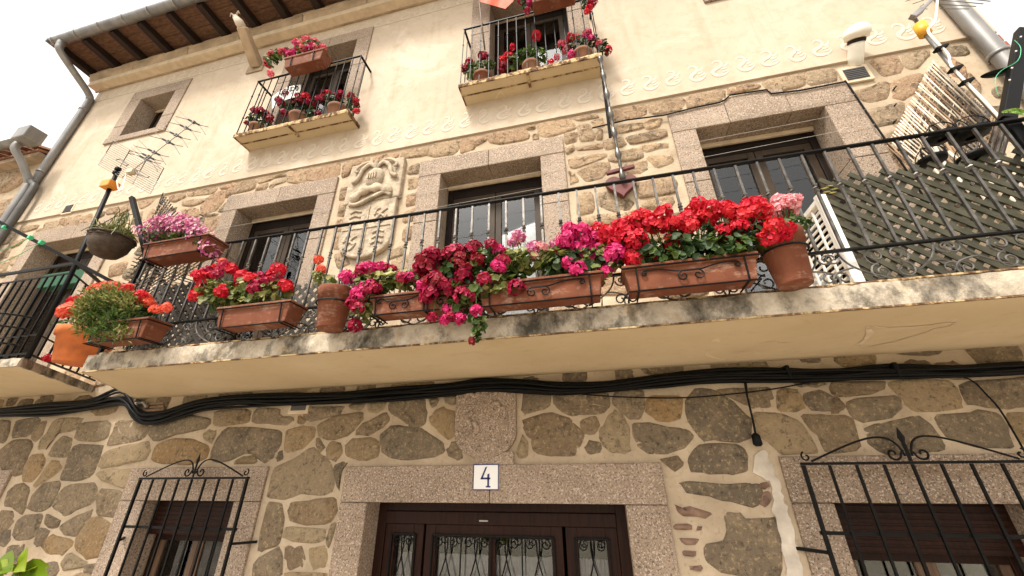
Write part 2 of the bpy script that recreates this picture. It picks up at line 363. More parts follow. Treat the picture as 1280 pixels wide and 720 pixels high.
# ================================================================ house
X0, X1 = -10.05, 4.45
ZB = 6.45                                    # top of the bare stonework, plaster above
HOUSE = thing('house', 'three storey rubble stone and cream plaster house with granite framed openings and balconies', 'house', ((X0+X1)/2, 0, 0))
XW = W(16, 593).x; print('far left surround', XW)
OPEN_LOW = [(XW-1.5, XW-.33, .9, 2.14), (-2.14, .12, .15, 2.14), (-4.67, -3.55, .9, 2.14), (1.52, 2.62, .9, 2.16), (-8.95, -7.40, 3.34, 5.86), (-4.90, -3.52, 3.34, 5.86), (-1.72, -.39, 3.34, 5.86), (1.37, 2.68, 3.34, 5.86)]
OPEN_UP = [(-8.47, -7.57, 8.18, 9.25), (-4.78, -3.55, 7.12, 9.36), (-1.10, .14, 7.12, 9.36), (2.05, 2.95, 8.18, 9.25)]
def wall_mesh(x0, x1, z0, z1, opens, y0, y1):
    xs = sorted({x0, x1, *[a for o in opens for a in o[:2]]}); zs = sorted({z0, z1, *[a for o in opens for a in o[2:]]})
    nx, nz = len(xs)-1, len(zs)-1
    def solid(i, j):
        if not (0 <= i < nx and 0 <= j < nz): return None
        cx, cz = (xs[i]+xs[i+1])/2, (zs[j]+zs[j+1])/2
        return not any(o[0] < cx < o[1] and o[2] < cz < o[3] for o in opens)
    b = MB()
    for i in range(nx):
        for j in range(nz):
            if not solid(i, j): continue
            a, c, d, e = xs[i], xs[i+1], zs[j], zs[j+1]
            b.add([(a, y0, d), (c, y0, d), (c, y0, e), (a, y0, e)], [(0, 1, 2, 3)])
            b.add([(a, y1, d), (c, y1, d), (c, y1, e), (a, y1, e)], [(3, 2, 1, 0)])
            for di, dj, q in ((-1, 0, ((a, d), (a, e))), (1, 0, ((c, e), (c, d))), (0, -1, ((c, d), (a, d))), (0, 1, ((a, e), (c, e)))):
                if not solid(i+di, j+dj):
                    (xa, za), (xb, zb) = q; b.add([(xa, y0, za), (xb, y0, zb), (xb, y1, zb), (xa, y1, za)], [(0, 1, 2, 3)])
    return b
WALL = wall_mesh(X0, X1, -.5, ZB, OPEN_LOW, 0, .5).build('stone_wall', 'mortar', HOUSE)
PLAST = wall_mesh(X0, X1, ZB+.001, 10.3, OPEN_UP, -.022, .5).build('plaster_wall', 'plaster', HOUSE)
MB().box(X0, X0+.4, .5, 8, -.5, 10.3).box(X1-.4, X1, .5, 8, -.5, 10.3).box(X0, X1, 8, 8.4, -.5, 10.3).build('side_wall', 'plaster', HOUSE)
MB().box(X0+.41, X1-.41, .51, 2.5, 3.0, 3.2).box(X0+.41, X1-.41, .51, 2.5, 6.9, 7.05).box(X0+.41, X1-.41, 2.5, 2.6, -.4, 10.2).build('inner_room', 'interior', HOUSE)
# ---- rubble stones traced from the photograph: (tile origin, scale, polygons in tile units)
ST = []
def tile(ox, oy, s, txt, mat='stone'):
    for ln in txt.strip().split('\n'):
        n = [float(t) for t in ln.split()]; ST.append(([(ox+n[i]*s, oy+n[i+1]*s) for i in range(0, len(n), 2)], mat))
tile(0, 500, .30556, '''0 85 40 90 42 120 20 170 0 172
65 78 170 72 140 130 100 150 48 152
165 95 190 92 175 140 150 170 130 155
225 80 335 75 320 110 300 130 250 128 215 160 190 205 155 200 180 150
330 92 455 88 435 160 400 168 312 165
480 85 560 85 610 110 590 155 520 175 440 188 455 140
15 195 60 165 120 165 132 190 110 240 90 300 60 305 10 280 5 230
125 230 170 222 185 250 160 300 130 335 92 330 100 280
255 150 290 155 292 190 270 235 200 230 225 180
205 255 245 255 250 280 220 310 140 355 170 300
310 185 420 185 405 240 375 310 330 325 248 320 280 250
440 210 530 185 605 170 612 205 590 245 500 265 410 278 420 240
395 300 480 282 550 282 535 345 500 360 430 335
60 348 100 348 120 365 105 430 85 470 60 440 18 430 35 380
180 340 245 340 235 390 200 440 165 455 120 445 130 400
270 350 380 335 398 370 380 420 300 455 260 475 215 440 240 395
410 365 480 370 510 385 490 460 470 480 395 465 400 410
0 455 50 455 62 490 40 520 0 545
95 475 175 470 160 520 130 565 70 572 55 540 70 500
195 465 245 490 235 520 205 528 185 500
265 500 330 470 378 448 360 500 310 555 265 548 252 520
160 530 200 535 180 580 150 600 140 580
350 490 400 485 465 515 455 580 410 640 350 645 308 610 315 560
220 548 295 575 290 600 250 635 200 630 170 600 190 570
285 625 350 660 345 685 270 695 255 670
10 545 40 535 40 570 20 595 0 590
40 595 100 590 90 640 40 690 15 650
150 680 230 660 240 690 225 720 140 720
360 675 400 670 410 690 390 720 350 700
310 712 380 700 380 735 300 735''')
tile(160, 490, .1875, '''585 125 815 120 800 200 760 215 600 228 575 200
850 115 1020 110 1010 160 1095 165 1100 190 1060 215 960 210 840 208
1145 165 1185 190 1165 212 1135 205
160 230 400 160 540 180 545 215 500 250 350 280 190 325 140 290
535 255 580 260 575 300 550 335 515 310 512 275
185 365 290 320 440 312 540 370 520 440 430 480 250 480 165 470
640 245 820 232 1020 260 1010 340 970 430 900 470 850 410 780 410 700 450 600 470 550 440 570 370
780 430 840 425 855 470 720 480 730 455
1065 260 1180 230 1240 240 1235 300 1190 360 1080 405 1050 370
1005 405 1030 400 1030 440 1000 460 990 440''')
tile(310, 480, .33333, '''215 88 360 80 330 118 240 138 212 125
270 150 340 115 425 110 425 135 380 185 310 210 270 195
255 210 270 205 285 235 270 250 255 235
300 235 320 222 345 228 347 262 330 283 302 275
95 320 170 285 235 240 280 270 310 310 320 395 280 415 180 415 130 430 80 425 90 370
155 470 165 445 240 435 325 430 328 480 300 520 200 525 160 505
140 550 150 537 280 545 285 575 260 597 160 590 138 575
145 615 170 605 205 612 212 660 200 685 155 690 142 660
235 615 290 610 295 650 280 690 240 690 230 650
75 450 125 450 130 520 115 600 60 620 40 610 55 540
30 665 110 615 125 640 120 720 25 720
310 535 328 530 315 580 305 605 297 580
145 706 290 706 290 735 145 735
325 310 350 295 372 300 350 330 345 390 335 385''')
tile(400, 480, .1875, '''200 140 290 135 270 165 220 168
330 125 430 120 420 170 380 190 330 180
245 310 300 260 430 198 450 240 420 290 330 335 260 333
470 140 500 110 690 100 705 180 695 250 650 290 590 280 500 210 460 170
725 105 790 100 775 135 745 150
835 90 920 85 915 120 885 140 850 125
770 190 830 165 905 200 910 250 900 330 860 360 790 310 740 260 745 220
410 345 470 285 540 285 690 310 820 400 815 450 740 490 560 495 470 490 420 440
170 420 230 365 360 362 385 400 380 470 320 505 250 500 185 475
50 420 80 395 130 398 135 450 110 500 60 490
855 430 890 390 930 420 945 490 900 500 860 470''')
tile(630, 480, .1875, '''140 70 300 65 305 140 250 170 140 195 120 170
335 80 370 50 700 40 695 150 640 195 510 200 470 215 400 200 340 140
740 60 840 45 930 50 930 160 900 220 830 220 740 150
965 120 990 90 1180 90 1175 220 1120 245 1020 235 960 190
140 245 300 195 450 245 525 340 490 430 450 470 330 480 210 460 170 350 135 290
515 265 560 232 610 235 628 280 590 330 550 328
545 420 580 385 630 395 638 440 570 460
650 300 690 210 730 180 790 220 830 300 840 420 790 450 720 450 660 400 645 340
870 270 1000 265 1100 295 1210 300 1245 350 1190 430 1080 462 980 462 890 410 870 340
90 440 120 360 150 400 150 470 110 485
1050 500 1160 495 1180 540 1130 570''')
tile(820, 480, .1875, '''205 110 260 50 380 50 520 130 610 210 620 330 580 380 400 370 320 370 210 220
400 40 560 30 750 30 765 100 755 155 650 160 600 140 500 90
810 70 860 45 940 50 970 110 975 150 930 185 820 165
1000 60 1100 40 1180 90 1240 130 1235 170 1100 180 1040 170 1005 120
650 200 830 200 950 250 1060 430 1050 465 850 465 760 390 690 340
980 215 1130 205 1280 215 1330 300 1345 420 1140 450 1060 330
235 500 290 430 400 400 540 410 600 470 600 580 480 595 340 585 240 570''')
tile(820, 580, .19436, '''165 130 210 110 420 130 600 125 650 118 660 200 640 275 450 240 380 215 220 190
455 320 540 330 580 360 740 350 770 400 790 520 800 650 770 720 620 720 400 670 340 620 315 520 440 500 470 440 450 370''')
tile(820, 580, .19436, '''110 265 140 275 230 275 380 320 310 355 150 335
100 385 230 380 225 420 110 420
255 395 300 395 300 425 260 425
150 470 275 480 275 525 160 515
165 555 265 560 250 600 180 600
200 650 300 650 300 685 210 685
665 125 720 115 735 150 690 165 668 160
670 180 735 165 742 240 700 285 665 260''', 'brick_dull')
tile(1040, 460, .1875, '''0 130 20 95 330 85 340 140 280 165 120 185 30 180
110 240 160 210 380 190 450 220 455 270 410 310 220 355 150 330
395 120 440 90 810 85 860 230 860 265 700 285 550 285 490 230
850 90 1280 70 1400 90 1400 250 1200 265 1000 250 920 240
220 410 300 370 560 320 640 370 700 450 740 530 650 560 400 570 270 520
680 320 950 295 1100 310 1160 420 1200 520 1000 515 800 480
1170 310 1280 300 1400 330 1400 500 1250 490 1200 400
0 210 50 220 70 260 40 285 0 290''')
tile(0, 200, .23438, '''1190 120 1250 110 1270 130 1230 150 1180 155
1010 160 1040 145 1150 135 1160 155 1120 185 1010 195
910 190 990 165 985 200 930 225 905 215
980 220 1100 205 1090 225 1030 245 980 245
1090 215 1160 170 1200 170 1195 220 1150 270 1080 290 1075 250
970 265 1055 260 1060 300 990 310
1080 300 1160 285 1155 295 1100 305
1095 320 1180 305 1170 360 1100 390 1090 350
1180 260 1210 230 1200 275 1170 275
570 265 640 250 625 280 570 290
640 260 700 235 690 270 625 305
740 220 830 195 800 240 750 265
440 300 495 290 485 340 430 350 425 320
370 310 430 300 410 350 340 375 350 345
330 315 370 310 345 350 325 340
240 335 320 325 325 360 225 410
120 360 210 345 190 370 130 385
190 380 225 365 210 405 180 415
60 440 140 420 110 450 60 470
60 520 135 505 115 550 60 560
10 480 60 475 40 520 0 530
0 545 50 545 30 590 0 600
720 290 760 280 750 330 700 340
600 560 680 545 650 610 580 620''', 'stone_warm')
tile(240, 160, .16667, '''320 430 370 385 460 370 475 400 460 460 300 500 310 460
500 370 600 340 705 330 695 365 600 385 520 415 500 400
490 450 520 430 565 420 550 465 490 480
580 440 620 400 690 385 690 410 620 430 600 460
720 340 760 310 840 300 850 330 845 405 780 412 720 400
870 290 1000 260 1110 265 1095 365 870 400
1100 240 1180 225 1130 262
265 470 300 455 290 500 262 520''', 'stone_warm')
tile(400, 130, .30556, '''100 245 150 220 195 215 190 250 135 262 120 290 95 300
222 205 325 185 315 222 230 242
340 195 360 180 445 165 430 212 360 222 330 222
465 165 500 150 560 145 550 198 450 212
362 262 405 245 405 280 365 285
362 310 400 302 395 345 360 345
357 375 395 368 390 410 352 415
350 445 385 432 380 470 345 480
345 510 380 505 375 550 340 560
290 605 340 580 330 620 285 632
88 350 120 345 110 385 82 390
80 410 110 405 100 450 75 455
70 480 100 470 95 510 60 520
60 550 90 540 85 590 55 590
60 620 100 610 120 650 70 670
300 640 370 620 380 680 300 690''', 'stone_warm')
tile(540, 110, .25, '''0 290 40 260 115 252 130 285 120 325 0 342
135 245 255 225 272 262 220 290 210 305 150 322
275 225 300 210 450 185 480 235 470 255 350 282 290 270
475 185 510 175 512 205 480 208
505 238 530 230 530 255 508 258
530 185 560 165 690 148 715 195 700 210 590 245 545 240
705 145 820 122 820 150 730 165
735 190 780 180 815 240 805 255 740 265
805 170 850 155 860 190 830 200
830 220 850 215 845 250 825 255
670 230 720 225 715 270 672 275
672 300 700 290 710 310 675 330
730 300 845 275 840 305 740 315
890 110 1050 78 1070 90 1065 135 900 175
1090 70 1230 38 1255 60 1250 105 1100 132
920 195 1040 175 1055 200 940 230
1065 185 1090 160 1140 160 1130 190 1090 205
970 245 1160 205 1160 245 1010 280
1055 290 1170 272 1165 300 1065 320''', 'stone_warm')
tile(690, 110, .25, '''88 350 260 325 262 350 120 400 88 400
135 420 200 380 280 375 280 410 240 450 180 468
90 425 105 430 130 460 92 475
265 265 340 245 365 285 340 295 270 305
300 330 430 300 450 340 420 360 330 370 295 360
365 385 460 365 475 400 430 430 370 420
480 350 590 330 595 375 520 395
230 530 330 520 400 570 390 600 330 615 240 595
130 540 200 530 210 615 135 630
420 480 600 450 620 490 605 525 430 550
465 570 590 545 600 580 570 610 470 600
140 650 310 630 325 660 290 690 150 690
360 630 410 610 420 640 380 655''', 'stone_warm')
tile(780, 60, .25, '''310 230 490 200 500 262 330 302
530 195 640 170 668 192 660 205 530 236
690 160 880 120 895 192 740 222
905 110 1010 90 1050 110 1055 165 930 185''', 'stone_warm')
tile(1040, 40, .27778, '''175 130 280 100 320 160 300 185 230 195
310 100 420 70 430 110 370 165 340 160
95 270 200 235 245 230 250 290 160 318
270 225 400 190 380 260 330 300 280 290
165 360 320 320 310 400 200 430 180 410
225 465 290 445 285 490 240 500
235 530 320 515 310 560 265 570
285 580 340 570 340 620 305 620
440 175 500 160 520 210 450 235
540 120 590 160 600 210 540 190
610 190 660 240 650 290 610 250
420 270 520 250 520 320 420 330
540 260 600 260 640 330 560 320''', 'stone_warm')
rng = random.Random(5)
def stone(poly, mat, depth=.018, grow=None):
    cx = sum(p[0] for p in poly)/len(poly); cz = sum(p[1] for p in poly)/len(poly)
    q = chaikin(poly, 1)
    q = [(x+rng.uniform(-.006, .006), z+rng.uniform(-.006, .006)) for x, z in q]
    n = len(q); vs = []; fs = []
    size = math.sqrt(sum((x-cx)**2+(z-cz)**2 for x, z in q)/n)
    grow = grow or (.033 if mat == 'stone' else .046 if mat == 'stone_warm' else .006); gk = 1+grow/max(size, .06); q = [(cx+(x-cx)*gk+rng.uniform(-.007, .007), cz+(z-cz)*gk+rng.uniform(-.007, .007)) for x, z in q]
    d = depth*rng.uniform(.4, 1.3)
    ins = min(.22, .02/max(size, .02))
    for k, y in ((1.0, .012), (1-ins, -d*.55), (1-ins*2.2, -d), (.45, -d*rng.uniform(.7, 1.5))):
        for x, z in q: vs.append((cx+(x-cx)*k, y+(rng.uniform(-.009, .009) if k < .97 else 0), cz+(z-cz)*k))
    vs.append((cx, -d*rng.uniform(.6, 1.6), cz))
    a = sum(q[i][0]*q[(i+1) % n][1]-q[(i+1) % n][0]*q[i][1] for i in range(n))
    for r_ in range(3):
        for i in range(n):
            j = (i+1) % n; f = (r_*n+i, r_*n+j, (r_+1)*n+j, (r_+1)*n+i); fs.append(f if a > 0 else f[::-1])
    for i in range(n):
        f = (3*n+i, 3*n+(i+1) % n, 4*n); fs.append(f if a > 0 else f[::-1])
    m = MB().add(vs, fs); m.rim = [1.0]*n+[.62]*n+[.3]*n+[0.0]*(n+1); return m
def build_stone(s, name, mat, parent):
    o = s.build(name, mat, parent, True); a = o.data.attributes.new('rim', 'FLOAT', 'POINT'); a.data.foreach_set('value', s.rim); return o
# raster of what is taken, for the stones the photograph does not show (behind balcony and planters)
GX, GZ, GS = X0, 0.0, .02
occ = np.zeros((int((X1-X0)/GS)+1, int(ZB/GS)+1), bool)
def fill_rect(x0, x1, z0, z1):
    occ[max(0, int((x0-GX)/GS)):max(0, int((x1-GX)/GS)+1), max(0, int((z0-GZ)/GS)):max(0, int((z1-GZ)/GS)+1)] = True
def fill_poly(poly, grow=.03):
    cx = sum(p[0] for p in poly)/len(poly); cz = sum(p[1] for p in poly)/len(poly)
    xs = [p[0] for p in poly]; zs = [p[1] for p in poly]
    gx = np.arange(min(xs)-grow, max(xs)+grow+GS, GS); gz = np.arange(min(zs)-grow, max(zs)+grow+GS, GS)
    A, B = np.meshgrid(gx, gz, indexing='ij'); ins = np.zeros(A.shape, bool); pts = []
    for x, z in poly:
        d = math.hypot(x-cx, z-cz) or 1e-6; pts.append((x+(x-cx)/d*grow, z+(z-cz)/d*grow))
    n = len(pts)
    for i in range(n):
        (xa, za), (xb, zb) = pts[i], pts[i-1]
        if abs(zb-za) < 1e-9: continue
        ins ^= ((za > B) != (zb > B)) & (A < (xb-xa)*(B-za)/(zb-za)+xa)
    I, J = ((A-GX)/GS).astype(int), ((B-GZ)/GS).astype(int); k = ins & (I >= 0) & (J >= 0) & (I < occ.shape[0]) & (J < occ.shape[1])
    occ[I[k], J[k]] = True
SUR = [(XW-1.85, XW+.02, .6, 2.45), (-2.42, .44, .12, 2.44), (-5.02, -3.25, .6, 2.44), (1.25, 2.92, .6, 2.46), (-9.25, -7.1, 3.3, 6.13), (-5.15, -3.26, 3.3, 6.13), (-2.03, -.10, 3.3, 6.13), (1.12, 2.99, 3.3, 6.20)]
for s in SUR: fill_rect(s[0]-.02, s[1]+.02, s[2], s[3]+.03)
fill_rect(-3.08, -2.22, 4.65, 6.28); fill_rect(-1.36, -.72, 2.42, 3.15); fill_rect(2.95, 3.3, 6.05, 6.45); fill_rect(.85, 1.27, 1.5, 2.62); fill_rect(X1-.22, X1, 0, ZB); fill_rect(-9.99, X1, 6.40, ZB); fill_rect(-9.99, X1, 0, .04)
NST = 0
for poly, mat in ST:
    w = [(W(x, y).x, W(x, y).z) for x, y in poly]
    for p in w: pass
    if min(p[1] for p in w) > 6.40: continue
    w = [(max(x, X0+.02), min(z, 6.41)) for x, z in w]
    if mat in ('brick_dull',): stone(w, mat, .02).build('brick', mat, WALL, True)
    else: build_stone(stone(w, mat), 'stone', mat, WALL)
    fill_poly(w); NST += 1
extra = MB(); nf = 0
for wmin, wmax, hmin, hmax, tries in ((.34, .55, .2, .32, 2500), (.2, .36, .14, .24, 4000), (.12, .2, .09, .15, 5000)):
    for _ in range(tries):
        w_, h_ = rng.uniform(wmin, wmax), rng.uniform(hmin, hmax); x = rng.uniform(X0+.03, X1-.03-w_); z = rng.uniform(.05, ZB-.05-h_)
        i0, i1, j0, j1 = int((x-GX)/GS), int((x+w_-GX)/GS)+1, int((z-GZ)/GS), int((z+h_-GZ)/GS)+1
        if occ[i0:i1, j0:j1].any(): continue
        occ[max(0, i0-1):i1+1, max(0, j0-1):j1+1] = True
        a0 = rng.uniform(0, 6); q = []
        for k in range(8):
            a = a0+2*math.pi*k/8; c_, s_ = math.cos(a), math.sin(a); e = rng.uniform(.9, 1.0)
            q.append((x+w_/2+math.copysign(abs(c_)**.6, c_)*w_/2*e, z+h_/2+math.copysign(abs(s_)**.6, s_)*h_/2*e))
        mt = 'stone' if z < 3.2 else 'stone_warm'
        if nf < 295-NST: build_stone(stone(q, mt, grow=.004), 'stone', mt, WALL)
        else:
            s_ = stone(q, mt); extra.add(s_.v, s_.f)
        nf += 1
print('stones', NST, nf)
if extra.v:
    o = extra.build('rubble_stones', 'stone', WALL, True); o['kind'] = 'stuff'
# white repair strip beside the right-hand window, and its neighbour joint
pp = [(820+a*.19436, 580+b*.19436) for a, b in ((640, -70), (700, -90), (740, 0), (800, 150), (880, 430), (950, 720), (845, 720), (812, 560), (775, 360), (735, 290), (750, 240), (730, 110), (630, 60))]
pj = []
for i in range(len(pp)):
    (xa, ya), (xb, yb) = pp[i], pp[(i+1) % len(pp)]; nn_ = max(2, int(math.hypot(xb-xa, yb-ya)/5))
    for k in range(nn_): pj.append((xa+(xb-xa)*k/nn_+rng.uniform(-1.8, 1.8), ya+(yb-ya)*k/nn_+rng.uniform(-1.5, 1.5)))
MB().prism([(W(x, y).x, W(x, y).z) for x, y in pj], -.010, .01).build('plaster_patch', 'plaster_white', WALL)
# red bricks of the right-hand corner
for k in range(52):
    z = .1+k*.122; MB().box(X1-.2+(k % 2)*.07, X1+.006, -.018-(k % 3)*.004, .1, z, z+.1).build('brick', 'brick_red' if k % 4 else 'brick_dull', WALL, False, .006)
# ---- granite surrounds
def surround(parent, inner, outer, proud, deep, sill=False, joints=0, keystone=False, soff=True):
    ix0, ix1, iz0, iz1 = inner; ox0, ox1, oz0, oz1 = outer; f = -proud; g = .0025; e = .012
    # lintel in pieces, jambs in pieces, each butted with a hairline joint
    n = max(1, joints); xs = [ox0+(ox1-ox0)*k/n for k in range(n+1)]
    for k in range(n):
        top = oz1+(.07 if keystone and k == n//2 else 0)
        MB().box(xs[k]+(g if k else 0), xs[k+1]-(g if k < n-1 else 0), f-(.002*(k % 2)), deep, iz1-e, top).build('lintel', 'granite', parent, False, .008)
    for a, b in ((ox0, ix0+e), (ix1-e, ox1)):
        zz = [iz1-e-.004, iz1-.75, iz1-1.55, oz0]
        for k in range(3):
            if zz[k+1] < oz0: zz[k+1] = oz0
            if zz[k]-zz[k+1] < .05: continue
            MB().box(a, b, f+(.003*(k % 2)), deep, zz[k+1]+.004, zz[k]).build('jamb', 'granite', parent, False, .008)
            if zz[k+1] <= oz0: break
    if sill: MB().box(ox0-.02, ox1+.02, f-.03, deep, oz0-.12, oz0).build('sill', 'granite', parent, False, .008)
def frame_rect(x0, x1, z0, z1, y, w, t, name, mat, parent):
    MB().box(x0, x0+w, y, y+t, z0, z1).box(x1-w, x1, y, y+t, z0, z1).box(x0+w, x1-w, y, y+t, z1-w, z1).box(x0+w, x1-w, y, y+t, z0, z0+w).build(name, mat, parent, False, .004)
def curtain(x0, x1, z0, z1, y, parent, amp=.02, mat='curtain'):
    n = 28; vs = []; fs = []
    for i in range(n+1):
        x = x0+(x1-x0)*i/n; yy = y+amp*math.sin(i*1.9)+amp*.4*math.sin(i*.7+x*9)
        vs += [(x, yy, z0), (x, yy, z1)]
    for i in range(n): fs.append((2*i, 2*i+2, 2*i+3, 2*i+1))
    MB().add(vs, fs).build('curtain', mat, parent, True)
def french_window(win, x0, x1, z0, z1, y, top_bar=.12, cur=(1, 1), trim=True, fm='window_frame_dark', lm='window_frame_brown'):
    frame_rect(x0, x1, z0, z1, y, .07, .08, 'frame', fm, win)
    if trim: MB().box(x0, x1, y-.03, y-.001, z1-.055, z1).build('trim', 'trim_cream', win, False, .004)
    if top_bar: MB().box(x0+.07, x1-.07, y+.012, y+.07, z1-.07-top_bar, z1-.07).build('shutter_box', fm, win, False, .004)
    c = (x0+x1)/2; zt = z1-.07-top_bar
    for k, (a, b) in enumerate(((x0+.07, c-.004), (c+.004, x1-.07))):
        frame_rect(a, b, z0+.07, zt-.002, y+.018, .075, .05, 'sash', lm, win)
        MB().box(a+.075, b-.075, y+.04, y+.046, z0+.145, zt-.077).build('pane', 'glass', win)
        if cur[k]: curtain(a+.05, b-.05, z0+.1, zt-.06, y+.085, win, .012)
WINS = []
def window(label, inner, outer, proud=.03, deep=.24, joints=2, keystone=False, sill=False, cur=(1, 1), top=.12):
    w = part('window', HOUSE); w['label'] = label
    surround(w, inner, outer, proud, .26 if not sill else .2, sill, joints, keystone)
    french_window(w, inner[0]+.012, inner[1]-.012, inner[2], inner[3]-.012, .27, top, cur); return w
window('granite framed opening behind the iron corner balcony with a green awning', OPEN_LOW[-4], (-9.2, -7.15, 3.32, 6.13))
window('granite framed balcony opening left of the coat of arms', OPEN_LOW[-3], (-5.15, -3.27, 3.32, 6.13), cur=(0, 1))
window('granite framed balcony opening with lace curtains right of the coat of arms', OPEN_LOW[-2], (-2.02, -.11, 3.32, 6.12))
window('granite framed balcony opening with stepped lintel', OPEN_LOW[-1], (1.13, 2.98, 3.32, 6.17), joints=3, keystone=True, cur=(0, 1))
window('small granite framed window under the eaves', OPEN_UP[0], (-8.78, -7.30, 8.06, 9.52), .045, joints=1, sill=False, cur=(0, 0), top=.0)
window('upper balcony door with curtains below the gargoyle', OPEN_UP[1], (-5.02, -3.28, 7.12, 9.62), .045, joints=2)
window('upper balcony door with curtains behind the flag', OPEN_UP[2], (-1.40, .42, 7.12, 9.62), .045, joints=2)
window('small upper window with granite surround', OPEN_UP[3], (1.95, 3.1, 8.06, 9.52), .045, joints=1, cur=(0, 0), top=0)
for a in ((OPEN_UP[0], (-8.78, -7.30, 8.06, 9.52)), (OPEN_UP[3], (1.95, 3.1, 8.06, 9.52))):
    MB().box(a[1][0], a[1][1], -.055, .26, 8.055, a[0][2]+.01).build('sill', 'granite', HOUSE, False, .008)
MB().box(-8.6, -7.43, .1, .24, 5.05, 5.3).build('awning', 'awning_green', HOUSE, False, .01)
# ---- ground floor windows with roller shutter boxes
for inner, outer, lb in ((OPEN_LOW[0], (XW-1.83, XW, .62, 2.43), 'ground floor window with dark shutter box and no grille'), (OPEN_LOW[-6], (-5.0, -3.27, .62, 2.43), 'ground floor window with dark shutter box behind the smaller grille'), (OPEN_LOW[-5], (1.27, 2.90, .62, 2.45), 'ground floor window with dark shutter box behind the wide grille')):
    w = part('window', HOUSE); w['label'] = lb
    surround(w, inner, outer, .03, .2, False, 1)
    x0, x1, z0, z1 = inner[0]+.012, inner[1]-.012, inner[2], inner[3]-.012
    sb = MB().box(x0, x1, .12, .24, z1-.31, z1)
    for k in range(7): sb.box(x0+.01, x1-.01, .112, .121, z1-.30+k*.042, z1-.275+k*.042)
    sb.build('shutter_box', 'wood_dark', w, False, .003)
    frame_rect(x0, x1, z0, z1-.31, .2, .06, .06, 'frame', 'wood_dark', w)
    c = (x0+x1)/2
    for a, b in ((x0+.06, c-.003), (c+.003, x1-.06)):
        frame_rect(a, b, z0+.06, z1-.312, .215, .06, .04, 'sash', 'wood_brown', w); MB().box(a+.06, b-.06, .23, .236, z0+.12, z1-.375).build('pane', 'glass', w)
    MB().box(outer[0]-.02, outer[1]+.02, -.06, .2, .5, .615).build('sill', 'granite', w, False, .008)
# ---- door
D = part('door', HOUSE)
surround(D, (-2.14, .12, .15, 2.14), (-2.40, .42, .12, 2.42), .03, .28, False, 2)
frame_rect(-2.13, .11, .12, 2.13, .2, .085, .1, 'frame', 'wood_dark', D)
MB().box(-2.045, .025, .19, .235, 1.945, 2.043).build('transom', 'wood_dark', D, False, .006)
MB().box(-1.14, -1.06, .176, .19, 1.972, 1.984).build('latch_plate', 'steel', D)
def iron_scrolls(x0, x1, z0, z1, y, n, parent):
    b = MB(); r = .006
    for a in ((x0, z0, x0, z1), (x1, z0, x1, z1), (x0, z1, x1, z1), (x0, z0, x1, z0)): b.bar((a[0], y, a[1]), (a[2], y, a[3]), .013)
    wd_ = (x1-x0)/n
    for k in range(n):
        c = x0+wd_*(k+.5); h = wd_/2
        if k: b.bar((x0+wd_*k, y, z0), (x0+wd_*k, y, z1), .01)
        for s in (-1, 1):
            b.tube(spiral(c+s*h*.48, z1-.052, .042, .008, math.pi/2 if s > 0 else math.pi/2, -s*1.3, 20, y), r*.8, 5)
            b.tube(bez((c+s*h*.1, y, z1-.02), (c+s*h*.15, y, z1-.28), (c-s*h*.95, y, z1-.3), (c-s*h*.7, y, z1-.75), 12), r, 5)
            b.tube(bez((c+s*h*.1, y, z0+.02), (c+s*h*.15, y, z0+.28), (c-s*h*.95, y, z0+.3), (c-s*h*.7, y, z0+.75), 12), r, 5)
    b.build('iron_scrollwork', 'iron', parent)
for a, b_, n in ((-2.045, -1.665, 1), (-1.65, -.42, 4), (-.40, .025, 1)):
    frame_rect(a+.003, b_-.003, .16, 1.943, .21, .095, .07, 'leaf', 'wood_dark', D)
    MB().box(a+.09, b_-.09, .235, .26, .16, .75).build('panel', 'wood_dark', D, False, .01)
    if n == 4: MB().box((a+b_)/2-.03, (a+b_)/2+.03, .216, .27, .75, 1.85).build('mullion', 'wood_dark', D, False, .006)
    MB().box(a+.09, b_-.09, .262, .268, .75, 1.86).build('pane', 'glass', D)
    iron_scrolls(a+.075, b_-.075, .74, 1.865, .198, n, D)
    curtain(a+.09, b_-.09, .75, 1.7, .36, D, .02, 'curtain_grey')
# carved shield over the door, coat of arms on the first floor
def relief_tube(parent, pts, r, name='carving', fl=.7): MB().tube(smooth_path(pts, 4), r, 7, flat=fl).build(name, 'stone_carved', parent, True)
def arc_poly(x0, x1, z0, z1, n=12):                     # rectangle with a round bottom
    r = (x1-x0)/2; c = (x0+x1)/2; p = [(x1, z1), (x0, z1)]
    return p+[(c-r*math.cos(math.pi*k/n), z0+r*.72-r*.72*math.sin(math.pi*k/n)) for k in range(n+1)]
SH = MB().prism(arc_poly(-1.33, -.75, 2.47, 3.14), -.045, .02).build('carved_shield', 'granite', HOUSE, False, .012)
MB().box(-1.12, -.78, -.032, .01, 2.42, 2.52).build('shield_foot', 'granite', SH)
for pts in ([(-1.22, 2.66), (-1.17, 2.74), (-1.21, 2.82), (-1.15, 2.86)], [(-1.14, 2.66), (-1.11, 2.72), (-1.15, 2.78)], [(-.95, 2.84), (-.90, 2.89), (-.94, 2.94), (-.98, 2.90)], [(-.88, 2.78), (-.85, 2.84), (-.88, 2.9)], [(-1.25, 2.98), (-1.2, 3.04), (-1.13, 3.0), (-1.1, 3.06)], [(-.97, 3.0), (-.9, 3.05), (-.84, 3.0)]):
    relief_tube(SH, [(x, -.048, z) for x, z in pts], .024)
MB().box(-1.32, -1.06, -.052, -.04, 2.915, 2.925).build('carving', 'granite', SH)
for o_ in [c_ for c_ in SH.children]: o_.data.materials[0] = MATS['granite']
